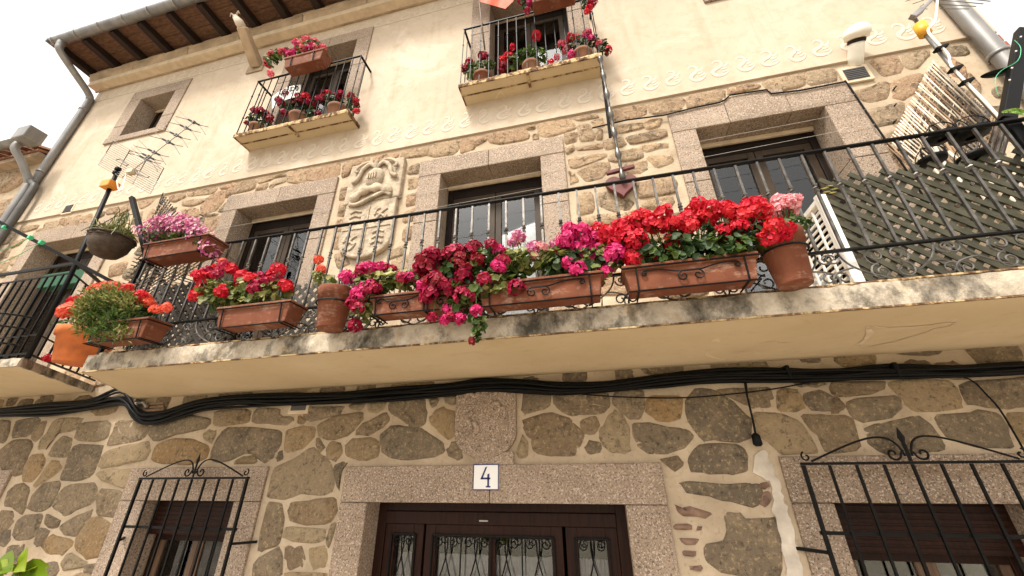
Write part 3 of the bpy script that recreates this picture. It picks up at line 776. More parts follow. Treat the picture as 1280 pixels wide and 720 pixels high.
CA = MB().prism(arc_poly(-3.0, -2.27, 4.70, 5.55), -.07, .01).prism([(-3.05, 5.55), (-2.24, 5.55), (-2.24, 6.23), (-3.05, 6.23)], -.07, .01).build('coat_of_arms', 'stone_carved', HOUSE, False, .02)
c0 = (-2.63, -.07)
h = MB().lathe([(.02, .15), (.08, .135), (.12, .08), (.135, 0), (.12, -.09), (.075, -.15), (.02, -.18)][::-1], 14, (-2.63, -.07, 5.93), 1, .55); h.build('helmet', 'stone_carved', CA, True)
for k in range(4): MB().box(-2.70+k*.035, -2.685+k*.035, -.155, -.13, 5.86+abs(k-1.5)*.008, 5.96).build('visor_bar', 'stone_carved', CA)
for s in (-1, 1):
    relief_tube(CA, [(-2.63, -.09, 6.09), (-2.63+s*.1, -.1, 6.16), (-2.63+s*.2, -.1, 6.08), (-2.63+s*.25, -.1, 5.93), (-2.63+s*.33, -.1, 5.88)], [.03, .035, .04, .045, .05]*1 if False else .03, 'plume')
    relief_tube(CA, [(-2.63, -.09, 6.1), (-2.63+s*.12, -.1, 6.2), (-2.63+s*.25, -.1, 6.17), (-2.63+s*.31, -.1, 6.09), (-2.63+s*.27, -.1, 6.05)], .022, 'plume')
relief_tube(CA, [(-2.63, -.09, 6.05), (-2.63, -.11, 6.15), (-2.62, -.1, 6.21)], .03, 'plume')
MB().tube(smooth_path([(-2.92, -.08, 5.57), (-2.8, -.1, 5.68), (-2.63, -.11, 5.72), (-2.46, -.1, 5.70), (-2.36, -.08, 5.62)], 5), [.03]+[.062+.016*math.sin(k*1.3) for k in range(19)]+[.03], 9, flat=.6).build('mantle', 'stone_carved', CA, True)
relief_tube(CA, [(-2.94, -.08, 5.53), (-2.8, -.1, 5.5), (-2.63, -.1, 5.57), (-2.45, -.1, 5.63), (-2.35, -.08, 5.58)], .03, 'mantle')
MB().box(-2.64, -2.625, -.082, -.06, 4.76, 5.46).box(-2.97, -2.30, -.0815, -.06, 5.12, 5.135).build('quartering', 'stone_carved', CA)
for x, z in ((-2.82, 4.92), (-2.45, 5.28)):
    for pts in ([(-.08, -.08), (-.03, .0), (.02, .06), (.08, .1)], [(-.06, .05), (0, .02), (.06, -.03)], [(-.09, .02), (-.07, .1), (-.02, .12)], [(.0, -.1), (.05, -.06), (.08, 0)]):
        relief_tube(CA, [(x+a, -.075, z+b) for a, b in pts], .016)
for x, z in ((-2.45, 4.95), (-2.82, 5.3)):
    for k in range(3): relief_tube(CA, [(x-.08, -.075, z-.08+k*.08), (x, -.08, z-.05+k*.08), (x+.08, -.075, z-.08+k*.08)], .014)
# ---- house number tile
NT = part('number_tile', HOUSE); NT['label'] = 'white tile with blue border and the number 4'
x0, x1, z0, z1 = -1.135, -.905, 2.225, 2.425
MB().box(x0, x1, -.047, -.031, z0, z1).build('tile', 'tile_white', NT, False, .003)
t_ = .008; MB().box(x0, x1, -.049, -.0475, z1-t_, z1).box(x0, x1, -.049, -.0475, z0, z0+t_).box(x0, x0+t_, -.049, -.0475, z0+t_, z1-t_).box(x1-t_, x1, -.049, -.0475, z0+t_, z1-t_).build('border', 'ink_blue', NT)
fx, fz = (x0+x1)/2, (z0+z1)/2
b = MB(); S_ = lambda *p: b.prism([(fx+a, fz+c) for a, c in p], -.0492, -.0475)
S_((-.005, .075), (.012, .080), (-.030, -.015), (-.048, -.018)); S_((-.046, -.018), (.04, -.018), (.04, -.004), (-.036, -.004)); S_((.014, .02), (.032, .026), (.030, -.0185), (.014, -.0185)); S_((.014, -.0045), (.030, -.0045), (.030, -.068), (.014, -.068)); S_((.002, -.068), (.042, -.068), (.042, -.079), (.002, -.079))
b.build('numeral', 'ink_blue', NT)
# ---- window grilles
def grille(lb, pl, pr, nb, zb, Y=-.15, lower=None):
    G = part('window_grille', HOUSE); G['label'] = lb
    a, c = W(*pl, Y), W(*pr, Y); x0, x1, z1 = a.x, c.x, (a.z+c.z)/2
    for k in range(nb):
        x = x0+(x1-x0)*k/(nb-1); t = .022 if k in (0, nb-1) else .015
        MB().bar((x, Y, zb), (x, Y, z1-.001), t).build('bar', 'iron', G)
    MB().box(x0-.012, x1+.012, Y-.014, Y+.014, z1, z1+.018).build('rail', 'iron', G)
    for z in (z1-.42, z1-1.25): MB().box(x0-.02, x1+.02, Y+.006, Y+.016, z, z+.022).build('rail', 'iron', G)
    for x in (x0, x1):
        for z in (z1-.52, z1-1.35): MB().bar((x-(.14 if x == x0 else -.14), .0, z), (x, Y+.02, z), .02).build('anchor', 'iron', G)
    c_ = (x0+x1)/2
    MB().tube([(c_, Y, z1+.0185), (c_, Y, z1+.14), (c_, Y, z1+.17), (c_, Y, z1+.235)], [.013, .013, .024, .002], 4, flat=.4).build('finial', 'iron', G)
    for s in (-1, 1):
        e = x1-.03 if s > 0 else x0+.03
        p = spiral(e-s*.005, z1+.055, .008, .034, math.pi*.5 if s > 0 else math.pi/2, s*.95, 14, Y)
        p = [Vector(q) for q in p]
        body = bez((c_+s*.02, Y, z1+.05), (c_+s*.05, Y, z1+.26), (c_+s*.24, Y, z1+.17), (e-s*.03, Y, z1+.025), 16)
        cur = spiral(c_+s*.085, z1+.065, .045, .01, math.pi*(1 if s > 0 else 0), s*1.05, 16, Y)
        MB().tube(body, .007, 5).build('scroll', 'iron', G); MB().tube(p, .006, 5).build('scroll', 'iron', G)
        MB().tube([(c_+s*.02, Y, z1+.09)]+cur, .007, 5).build('scroll', 'iron', G)
grille('narrow spear topped iron window grille in front of the small window', (176, 599), (309, 599), 9, .75)
grille('wide spear topped iron window grille beside the white repair strip', (1004, 582), (1291, 578), 9, .75)
# ================================================================ balconies
def ragged_edge(pa, pb, z0, z1, th, mat, name, parent, n=60, seed=1):
    r_ = random.Random(seed); pa, pb = Vector(pa), Vector(pb); d = (pb-pa); nn = Vector((d.y, -d.x, 0)).normalized()
    if nn.y > 0 and abs(nn.y) > .3: nn = -nn
    b = MB(); vs = []; fs = []
    for i in range(n+1):
        p = pa+d*(i/n)
        for z, o in ((z0-r_.uniform(0, .006), r_.uniform(-.004, .004)), ((z0+z1)/2, .004+r_.uniform(-.005, .005)), (z1+r_.uniform(-.006, .004), r_.uniform(-.006, .004))):
            vs.append((p.x+nn.x*(th+o), p.y+nn.y*(th+o), z))
        vs.append((p.x, p.y, z1)); vs.append((p.x, p.y, z0-.002))
    for i in range(n):
        for k in range(4): fs.append((i*5+k, (i+1)*5+k, (i+1)*5+k+1, i*5+k+1))
        fs.append((i*5+4, (i+1)*5+4, (i+1)*5, i*5))
    b.add(vs, fs+[(4, 3, 2, 1, 0), (n*5, n*5+1, n*5+2, n*5+3, n*5+4)]); return b.build(name, mat, parent)
YF, ZS0, ZS1 = -1.167, 3.175, 3.325
BAL = part('balcony', HOUSE); BAL['label'] = 'long stained balcony slab with ochre painted underside'
MB().prism_z([(-5.36, 0), (4.2, 0), (4.2, YF+.02), (-4.34, YF+.02)], ZS0, ZS1-.012).build('slab', 'soffit_paint', BAL)
ragged_edge((-4.34, YF+.02, 0), (4.2, YF+.02, 0), ZS0+.004, ZS1, .024, 'slab_edge', 'slab_edge', BAL, 160, 3)
ragged_edge((-5.36, 0, 0), (-4.34, YF+.02, 0), ZS0+.004, ZS1, .02, 'slab_edge', 'slab_edge', BAL, 24, 4)
MB().box(-4.33, 4.19, YF-.012, YF+.0, ZS0-.004, ZS0+.006).build('rusty_drip', 'rust_edge', BAL)
YR, ZR, ZM = -1.13, 4.35, 3.57
RAIL = part('balcony_railing', HOUSE); RAIL['label'] = 'black wrought iron balcony railing with knotted bars and scroll band'
MB().box(-4.30, 4.15, YR-.017, YR+.017, ZR-.008, ZR+.008).build('top_rail', 'iron', RAIL, False, .005)
MB().box(-4.30, 4.15, YR-.014, YR+.014, ZM-.008, ZM+.008).build('middle_rail', 'iron', RAIL, False, .003)
MB().box(-4.30, 4.15, YR-.012, YR+.012, ZS1+.012, ZS1+.026).build('bottom_rail', 'rust_edge', RAIL, False, .003)
def baluster_mesh():
    b = MB(); L = ZR-.012-ZM-.008; t = .0075
    rings = [(0, t, 0), (L*.62-.035, t, 0), (L*.62-.025, t*1.7, 0), (L*.62-.012, t*1.05, .4), (L*.62, t*1.75, .8), (L*.62+.012, t*1.05, .4), (L*.62+.025, t*1.7, 0), (L*.62+.035, t, 0), (L, t, 0)]
    vs = []; fs = []
    for z, r_, tw in rings:
        for k in range(4):
            a = math.pi/4+math.pi/2*k+tw; vs.append((r_*1.414*math.cos(a), r_*1.414*math.sin(a), z))
    for i in range(len(rings)-1):
        for k in range(4): fs.append((i*4+k, i*4+(k+1) % 4, i*4+4+(k+1) % 4, i*4+4+k))
    return b.add(vs, fs).mesh('baluster', 'iron_worn')
bm_ = baluster_mesh()
x = 1.682-.1408*42
while x < 4.12:
    if x > -4.29:
        o = link('baluster', bm_, RAIL); o.location = (x, YR, ZM+.008)
    x += .1408
for x in (-4.29, 4.13): MB().box(x-.014, x+.014, YR-.014, YR+.014, ZS1+.0, ZR-.0125).build('post', 'iron', RAIL)
for xa, ya, xb in ((4.13, YR, 4.13), (-4.29, YR, -5.26)):     # railing returns to the wall at both ends
    for z, t in ((ZR, .03), (ZM, .02), (ZS1+.02, .018)): MB().bar((xa, ya+.02, z-.001), (xb, -.002, z-.001), t, .014, (1, 0, 0)).build('return_rail', 'iron', RAIL)
    for k in range(1, 8):
        t = k/8; o = link('baluster', bm_, RAIL); o.location = (xa+(xb-xa)*t, ya+(0-ya)*t, ZM+.008)
def quatrefoil():
    b = MB(); zc = 0.0
    for sx in (-1, 1):
        for sz in (-1, 1):
            cx, cz = sx*.058, sz*.052
            a0 = math.atan2(sz*-.9, sx*.5)+ (math.pi*.0)
            b.tube(spiral(cx, cz, .06 if sz > 0 else .055, .012, math.atan2(-sz, 0)+(-sx*sz)*.0, sx*sz*1.35, 24), .006, 5)
    return b.mesh('scroll', 'iron_worn')
def branch(s):
    b = MB()
    b.tube(bez((-s*.19, 0, -.105), (-s*.06, 0, -.05), (s*.02, 0, .0), (s*.03, 0, .10), 14), .006, 5)
    b.tube(bez((-s*.02, 0, -.01), (s*.08, 0, -.02), (s*.12, 0, -.05), (s*.10, 0, -.105), 12), .006, 5)
    b.tube(spiral(s*.075, .065, .042, .01, math.pi if s > 0 else 0, s*1.25, 18), .0055, 5)
    b.tube(spiral(s*.055, -.07, .042, .01, 0 if s > 0 else math.pi, s*1.2, 18), .0055, 5)
    return b.mesh('scroll', 'iron_worn')
q_ = quatrefoil(); bl_, br_ = branch(1), branch(-1); zc = (ZM+ZS1+.02)/2
xq = W(1112, 328, YR).x; dq = W(1272, 313, YR).x-xq; print('scroll pitch', xq, dq)
k = -12
while xq+k*dq < 4.0:
    x = xq+k*dq; k += 1
    for dx, me in ((0, q_), (dq*.36, bl_), (dq*.66, br_)):
        if -4.15 < x+dx < 4.0:
            o = link('scroll', me, RAIL); o.location = (x+dx, YR, zc)
# corner balcony at the left
LB = part('corner_balcony', HOUSE); LB['label'] = 'small balcony with plain iron bars at the left end'
LP = [(-6.15, 0), (-5.2, -1.16), (-9.4, -1.16), (-9.4, 0)]; LZ0, LZ1 = 3.29, 3.37
MB().prism_z([(-6.17, 0), (-5.24, -1.14), (-9.38, -1.14), (-9.38, 0)], LZ0, LZ1-.01).build('slab', 'soffit_paint', LB)
ragged_edge((-9.4, -1.14, 0), (-5.22, -1.14, 0), LZ0+.002, LZ1, .02, 'slab_edge', 'slab_edge', LB, 80, 7)
ragged_edge((-5.22, -1.14, 0), (-6.15, 0, 0), LZ0+.002, LZ1, .02, 'slab_edge', 'slab_edge', LB, 24, 8)
P0, P1, P2 = Vector((-9.3, -1.1, 0)), Vector((-5.30, -1.1, 0)), Vector((-6.14, -.03, 0))
def zz(p, z): return (p.x, p.y, z)
LR = part('corner_railing', HOUSE); LR['label'] = 'plain square barred railing of the corner balcony'
for z, t in ((4.42, .03), (4.30, .016), (3.62, .014), (3.43, .018)):
    MB().bar(zz(P0, z), zz(P1, z), t, t*.7).build('rail', 'iron', LR); MB().bar(zz(P1, z-.002), zz(P2, z-.002), t, t*.7, (1, 0, 0)).build('rail', 'iron', LR)
for k in range(34):
    p = P0.lerp(P1, k/34); MB().bar(zz(p, LZ1), zz(p, 4.295), .014).build('bar', 'iron', LR)
for k in range(1, 9):
    p = P1.lerp(P2, k/9); MB().bar(zz(p, 3.44), zz(p, 4.295), .014).build('bar', 'iron', LR)
# empty iron pot holder in front of the corner railing
PHL = thing('pot_holder', 'empty curved iron pot holder hung on the corner balcony railing', 'pot holder', (-5.75, -1.25, 3.5))
for z, e in ((3.80, 1.0), (3.68, .98), (3.52, .95)):
    pts = [(-6.05, -1.115, z)]+[(-5.78-.30*math.cos(math.pi*t/8)*e, -1.13-.20*math.sin(math.pi*t/8)*e, z) for t in range(1, 8)]+[(-5.46, -1.115, z)]
    MB().tube(pts, .010, 5).build('hoop', 'iron', PHL)
for a in (0, 2, 4, 6, 8):
    x_, y_ = -5.78-.30*math.cos(math.pi*a/8), -1.13-.20*math.sin(math.pi*a/8)
    MB().bar((x_, y_, 3.50), (x_, y_, 3.82), .02, .006).build('strap', 'iron', PHL)
for a in range(3): MB().bar((-6.0+a*.25, -1.12, 3.515), (-5.9+a*.2, -1.3, 3.515), .014, .006, (0, 0, 1)).build('strap', 'iron', PHL)
# upper balconies
def upper_balcony(x0, x1, lb, seed):
    U = part('upper_balcony', HOUSE); U['label'] = lb; y0 = -.32; z0, z1 = 7.04, 7.085
    MB().box(x0, x1, y0+.01, -.023, z0, z1-.002).build('slab', 'soffit_paint', U)
    ragged_edge((x0, y0+.012, 0), (x1, y0+.012, 0), z0-.012, z1+.01, .016, 'rust_edge', 'iron_edge', U, 60, seed)
    for x in (x0-.006, x1+.006): MB().box(x-.008, x+.008, y0, -.023, z0-.012, z1+.008).build('iron_edge', 'rust_edge', U)
    MB().box(x0+.006, x1-.006, -.18, -.165, z0-.012, z0-.001).build('underside_bar', 'rust_edge', U)
    xm = (x0+x1)/2; MB().box(xm-.018, xm+.018, y0+.02, -.10, z0-.022, z0-.0125).build('underside_bar', 'rust_edge', U)
    zr = 8.33
    MB().box(x0, x1, y0+.003, y0+.027, zr-.008, zr+.008).build('rail', 'iron', U)
    n = 14
    for k in range(n+1):
        x = x0+.008+(x1-x0-.016)*k/n
        b = MB().bar((x, y0+.015, z1), (x, y0+.015, zr-.0125), .011)
        for z in (7.45, 7.95): b.bar((x, y0+.015, z), (x, y0+.015, z+.02), .019)
        b.build('baluster', 'iron', U)
    for x in (x0+.012, x1-.012):
        MB().box(x-.014, x+.014, y0+.031, -.023, zr-.014, zr+.01).build('rail', 'iron', U)
        MB().bar((x, -.17, z1), (x, -.17, zr-.0145), .012).build('baluster', 'iron', U)
    return U
upper_balcony(-5.08, -3.12, 'shallow upper balcony with iron bars below the gargoyle', 11)
upper_balcony(-1.41, .46, 'shallow upper balcony with iron bars below the red flag', 12)
# ================================================================ eaves, cornice, frieze
EV = part('eaves', HOUSE)
prof = [(-.023, 9.93), (-.05, 9.93), (-.06, 9.97), (-.10, 9.985), (-.16, 10.02), (-.21, 10.08), (-.235, 10.15), (-.24, 10.2), (-.26, 10.205), (-.26, 10.235), (-.023, 10.235)]
x = X0-.08; rr = random.Random(3)
while x < X1:
    w_ = rr.uniform(1.15, 1.5); MB().sweep_x([(y, z+rr.uniform(-.0, .006)) for y, z in prof[::-1]], x, min(x+w_, X1+.08)-.012).build('cornice_stone', 'cornice_stone', EV, False, .006); x += w_
MB().box(X0-.06, X1+.06, -.20, -.024, 9.95, 10.23).build('cornice_joint', 'trim_cream', EV)
xr = -9.47-.72
while xr < X1:
    MB().add([(xr-.065, -.80, 10.30), (xr+.065, -.80, 10.30), (xr+.065, .3, 10.235), (xr-.065, .3, 10.235), (xr-.065, -.80, 10.43), (xr+.065, -.80, 10.43), (xr+.065, .3, 10.43), (xr-.065, .3, 10.43)], [(3, 2, 1, 0), (4, 5, 6, 7), (0, 1, 5, 4), (1, 2, 6, 5), (2, 3, 7, 6), (3, 0, 4, 7)]).build('rafter', 'wood_rafter', EV, False, .006)
    MB().add([(xr+.09, -.23, 10.24), (xr+.63, -.23, 10.24), (xr+.60, -.21, 10.39), (xr+.12, -.21, 10.39), (xr+.09, .1, 10.24), (xr+.63, .1, 10.24), (xr+.6, .1, 10.39), (xr+.12, .1, 10.39)], [(0, 1, 2, 3), (7, 6, 5, 4), (0, 4, 5, 1), (1, 5, 6, 2), (2, 6, 7, 3), (3, 7, 4, 0)]).build('infill_block', 'plaster', EV, False, .008)
    xr += .72
for k in range(5): MB().box(X0-.15, X1+.15, -.82+k*.2, -.626+k*.2, 10.432+.002*(k % 2), 10.46).build('soffit_board', 'wood_eave', EV)
MB().add([(X0-.2, -.84, 10.47), (X1+.2, -.84, 10.47), (X1+.2, 8.6, 13.2), (X0-.2, 8.6, 13.2), (X0-.2, -.84, 10.56), (X1+.2, -.84, 10.56), (X1+.2, 8.6, 13.3), (X0-.2, 8.6, 13.3)], [(0, 3, 2, 1), (4, 5, 6, 7), (0, 1, 5, 4), (1, 2, 6, 5), (2, 3, 7, 6), (3, 0, 4, 7)]).build('roof', 'tile_roof', EV)
rt = MB()
for k in range(66):
    x = X0-.15+k*.225; rt.add([(x+.1*math.cos(math.pi*t/6), y, z+.075*math.sin(math.pi*t/6)) for y, z in ((-.90, 10.55), (.2, 10.86)) for t in range(7)], [(t+1, t, 7+t, 8+t) for t in range(6)])
rt.build('eave_tiles', 'tile_roof', EV)
gp = [(-.09*math.cos(math.pi*t/8), -.09*math.sin(math.pi*t/8)) for t in range(9)]
gpr = [(-.89+a, 10.40+b) for a, b in gp]+[(-.89+a*.9, 10.40+b*.9) for a, b in gp[::-1]]
GT = MB().sweep_x(gpr[::-1], X0-.16, X1+.22).build('gutter', 'zinc', EV, True)
xb = X0-.1
while xb < X1: MB().sweep_x([(-.89+a*1.07, 10.40+b*1.07) for a, b in gp][::-1]+[(-.89+a*1.01, 10.40+b*1.01) for a, b in gp], xb, xb+.03).build('gutter_bracket', 'steel', EV); xb += .62
MB().box(X0-.19, X0-.158, -.98, -.80, 10.31, 10.42).build('gutter_end', 'zinc', EV, False, .01)
def downpipe(pts, r, lb, brk):
    p = part('downpipe', HOUSE); p['label'] = lb
    MB().tube(smooth_path(pts, 6), r, 14).build('pipe', 'zinc', p, True)
    for z in brk:
        q = min(range(len(pts)-1), key=lambda i: 0 if pts[i][2] >= z >= pts[i+1][2] else 1)
        a, b_ = Vector(pts[q]), Vector(pts[q+1]); c = a.lerp(b_, (a.z-z)/(a.z-b_.z))
        MB().lathe([(r*1.1, -.02), (r*1.16, -.02), (r*1.16, .02), (r*1.1, .02)], 14, c).build('collar', 'zinc', p, True); MB().box(c.x-.012, c.x+.012, c.y, 0, z-.012, z+.012).build('bracket', 'steel', p)
downpipe([(-9.93, -.88, 10.34), (-9.93, -.87, 10.22), (-9.93, -.82, 10.10), (-9.95, -.5, 9.90), (-9.97, -.2, 9.72), (-9.99, -.10, 9.6), (-9.99, -.09, 9.3), (-9.99, -.085, 6), (-9.99, -.085, 3), (-9.99, -.085, .1)], .062, 'grey zinc downpipe with swan neck at the left corner', (9.3, 7.6, 5.2))
downpipe([(4.22, -.88, 10.34), (4.22, -.84, 10.15), (4.22, -.6, 9.95), (4.22, -.12, 9.65), (4.22, -.10, 9.3), (4.22, -.10, 6), (4.22, -.10, 3), (4.22, -.10, .1)], .07, 'fat grey zinc downpipe at the right corner', (8.6, 6.05, 4.2))
# frieze of curling reliefs
def swirl_mesh():
    cl = [(-.075, .045), (-.055, .075), (-.02, .08), (.01, .06), (.012, .025), (-.015, -.005), (-.055, -.025), (-.08, -.055), (-.06, -.095), (-.01, -.105), (.05, -.085), (.085, -.045)]
    wdt = [.008, .016, .022, .024, .026, .03, .034, .034, .032, .028, .018, .005]
    pts = [Vector((a, 0, c)) for a, c in cl]; sp = smooth_path(pts, 3); b = MB()
    ws = np.interp(np.linspace(0, 1, len(sp)), np.linspace(0, 1, len(wdt)), wdt)
    b.tube(sp, list(ws*.62), 6, flat=.32)
    for (ax, az), (bx, bz), r0 in (((.02, .0), (.075, .055), .016), ((.0, -.03), (.06, .005), .014), ((.01, -.06), (.07, -.03), .012)):
        b.tube(smooth_path([(ax, 0, az), ((ax+bx)/2+.015, 0, (az+bz)/2-.008), (bx, 0, bz)], 3), [r0]*3+[r0*.8]*2+[r0*.3]*2, 5, flat=.32)
    return b.mesh('scroll_relief', 'relief', True)
sw = swirl_mesh(); FR = part('frieze', HOUSE)
def band(z, x0, x1, dx, sc, bul=True):
    x = x0; i = 0
    while x < x1:
        o = link('scroll_relief', sw, FR); o.location = (x, -.023, z); o.scale = (sc*(.94+.12*((i*7) % 5)/4), .4, sc*(1.2+.1*((i*3) % 4)/3)); o.rotation_euler = (0, R(-6 if i % 2 else 6), 0); x += dx; i += 1
xs0 = W(561, 157).x; xs1 = W(732, 122).x; dxs = (xs1-xs0)/7; zsw = (W(561, 155).z+W(732, 120).z)/2; print('swirl', xs0, dxs, zsw)
n_ = int((xs0+9.75)/dxs); band(zsw, xs0-n_*dxs, 4.1, dxs, 1.1)
band(9.76, -9.75, -1.5, .262, 1.0)
MB().box(X0, X1, -.030, -.0225, 9.60, 9.615).build('moulding', 'relief', FR)
MB().box(X0+.01, X1-.01, -.030, -.0222, ZB+.002, ZB+.03).build('moulding', 'plaster', FR, False, .004)
# gargoyle below the cornice
G0 = part('gargoyle', HOUSE); G0['label'] = 'stone waterspout beam with a small carved head below the cornice'
base = W(322, 84, -.03); tip = W(303, 34, -.55)
MB().box(base.x-.22, base.x+.14, -.05, -.0225, base.z-.14, base.z+.10).build('base_plate', 'cornice_stone', G0, False, .01)
MB().bar(base, tip, .20, .17, (0, 0, 1), .8).build('spout', 'cornice_stone', G0, False, .02)
t2 = W(295, 22, -.62)
MB().tube([tip, tip.lerp(t2, .5), t2], [.07, .08, .05], 8).build('neck', 'relief', G0, True)
MB().lathe([(.0, -.06), (.045, -.04), (.055, 0), (.04, .04), (.0, .055)], 10, t2).build('head', 'relief', G0, True)
for s in (-1, 1): MB().tube([t2+Vector((s*.02, -.02, .03)), t2+Vector((s*.08, -.05, .07)), t2+Vector((s*.11, -.03, .02))], [.018, .014, .006], 5).build('horn', 'relief', G0, True)
# ---- wall fittings
c = W(1073, 78, -.03)
VP = part('vent_pipe', HOUSE); VP['label'] = 'short white vent pipe with round cap on the stonework'
p0 = W(1070, 82, 0); p1 = W(1073, 47, -.28)
ax = Vector((.02, -.62, .78)).normalized(); q0 = Vector((p0.x, .02, p0.z)); A = lambda t: q0+ax*t
MB().tube([A(0), A(.1), A(.2), A(.24)], .072, 16).build('pipe', 'white_plastic', VP, True)
MB().tube([A(.24), A(.245), A(.275), A(.28)], [.06, .08, .08, .06], 16).build('collar', 'wood_rafter', VP, True)
MB().tube([A(.28), A(.282), A(.31), A(.315), A(.34), A(.38), A(.41), A(.43), A(.438)], [.07, .105, .108, .118, .122, .112, .085, .05, .01], 20).build('cap', 'white_plastic', VP, True)
for px, py, sx, sz in ((1068, 95, .14, .12), (88, 262, .12, .11), (377, 504, .12, .11)):
    q = W(px, py, 0); V = MB().box(q.x-sx, q.x+sx, -.03, -.002, q.z-sz, q.z+sz).build('vent_plate', 'trim_cream', HOUSE, False, .006)
    g = MB().box(q.x-sx*.74, q.x+sx*.74, -.034, -.0305, q.z-sz*.7, q.z+sz*.7)
    for k in range(6): g.box(q.x-sx*.7, q.x+sx*.7, -.040, -.0345, q.z-sz*.6+k*sz*.22, q.z-sz*.6+k*sz*.22+sz*.08)
    g.build('vent_grille', 'vent_grey', V)
# thin black cable outlining the stepped lintel
LC = thing('lintel_cable', 'thin black cable running over the stepped granite lintel', 'cable', W(1057, 104, -.05))
MB().tube([W(x, y, -.045) for x, y in ((740, 160), (783, 150), (830, 144), (870, 134), (900, 128), (907, 124), (912, 119), (958, 112), (964, 117), (1000, 113), (1057, 102), (1062, 108), (1090, 150), (1130, 208), (1165, 262))], .009, 5).build('cable', 'cable', LC)
# cable bundle below the balcony
CB = thing('cable_bundle', 'thick bundle of black cables clipped to the wall under the long balcony', 'cables', W(640, 485, -.08))
path = [(-40, 519), (0, 516), (60, 512), (110, 506), (145, 500), (158, 502), (166, 514), (178, 523), (198, 522), (225, 514), (255, 506), (300, 501), (350, 500), (420, 497), (480, 494), (560, 488), (600, 483), (650, 483), (700, 486), (760, 483), (830, 476), (900, 470), (970, 469), (1040, 468), (1110, 465), (1190, 465), (1260, 462), (1330, 458)]
rc = random.Random(8)
for k in range(11):
    oy = (k-5)*1.45; off = [rc.uniform(-2.2, 2.2) for _ in path]; pts = []
    for i, (x, y) in enumerate(path):
        lift = -7*max(0, 1-abs(x-150)/30) if k < 3 else 0
        pts.append(W(x, y+oy*.8+off[i]*.9+lift, -.05-.018*(k % 3)))
    pts = [Vector((X0+.1, pts[0].y, pts[0].z-.03)), Vector((-8.6, pts[0].y, pts[0].z-.05))]+pts+[Vector((X1-.05, pts[-1].y, pts[-1].z))]
    MB().tube(smooth_path(pts, 3), .014+.006*(k % 3 == 0), 6).build('cable', 'cable', CB, True)
for x, y in ((985, 466), (1120, 463)):
    q = W(x, y, -.08); MB().box(q.x-.015, q.x+.015, -.105, -.02, q.z-.05, q.z+.06).build('clip', 'cable', CB, False, .01)
W1 = thing('drop_cable', 'short black cable hanging down and ending in a taped plug above the white repair strip', 'cable', W(945, 550, -.06))
for d in (-.008, .01): MB().tube([W(931+d*100, 475, -.06+d), W(934, 495, -.07+d), W(941, 525, -.06), W(945, 545, -.06)], .008, 5).build('cable', 'cable', W1)
q = W(946, 550, -.06); MB().lathe([(.012, .05), (.03, .035), (.035, -.03), (.02, -.045)][::-1], 8, q).build('plug', 'black_plastic', W1, True)
W2 = thing('loose_cable', 'thin black cable sagging along the wall above the door', 'cable', W(800, 495, -.06))
MB().tube(smooth_path([W(x, y, -.05) for x, y in ((690, 488), (740, 494), (800, 497), (860, 497), (920, 492), (975, 485), (1030, 474))], 3), .006, 5).build('cable', 'cable', W2)
W3 = thing('looping_cable', 'thin black cable curving down to the wide window grille', 'cable', W(1250, 510, -.06))
MB().tube(smooth_path([W(x, y, -.06) for x, y in ((1170, 462), (1212, 474), (1232, 492), (1250, 512), (1270, 545), (1284, 570))], 3), .006, 5).build('cable', 'cable', W3)
# broken stone corner with pipe stub where the bundle dips
MB().tube([W(172, 505, -.03), W(180, 503, -.06), W(184, 509, -.06)], .018, 8).build('pipe_stub', 'steel', HOUSE, True)
for k in range(3): MB().bar(W(180, 506+k*4, -.02), W(206, 504+k*4, -.02), .02, .03).build('lath', 'cane_brown', HOUSE)

# flaked paint scars on the balcony underside
def scar(pts, w_):
    z = ZS0-.003; P = [WZ(x, y, z) for x, y in pts]; vs = []; fs = []
    for i, p in enumerate(P):
        t = (P[min(i+1, len(P)-1)]-P[max(i-1, 0)]).normalized(); n = Vector((-t.y, t.x, 0)); ww = w_*(.4+.6*abs(math.sin(i*1.7)))
        vs += [tuple(p-n*ww), tuple(p+n*ww)]
    for i in range(len(P)-1): fs.append((2*i, 2*i+1, 2*i+3, 2*i+2))
    MB().add(vs, fs).build('paint_scar', 'trim_cream', BAL)
scar([(1084, 412), (1092, 408), (1110, 410), (1135, 409), (1160, 407), (1180, 404), (1195, 404), (1188, 408), (1170, 411), (1158, 416), (1140, 421), (1120, 427), (1100, 431), (1085, 434), (1074, 432)], .010)
scar([(1084, 408), (1088, 416), (1082, 424), (1074, 431)], .02)
scar([(957, 428), (965, 427), (972, 429)], .008); scar([(975, 429), (988, 429)], .008); scar([(915, 441), (930, 440), (940, 437)], .006)
scar([(560, 446), (590, 440), (620, 444)], .004)
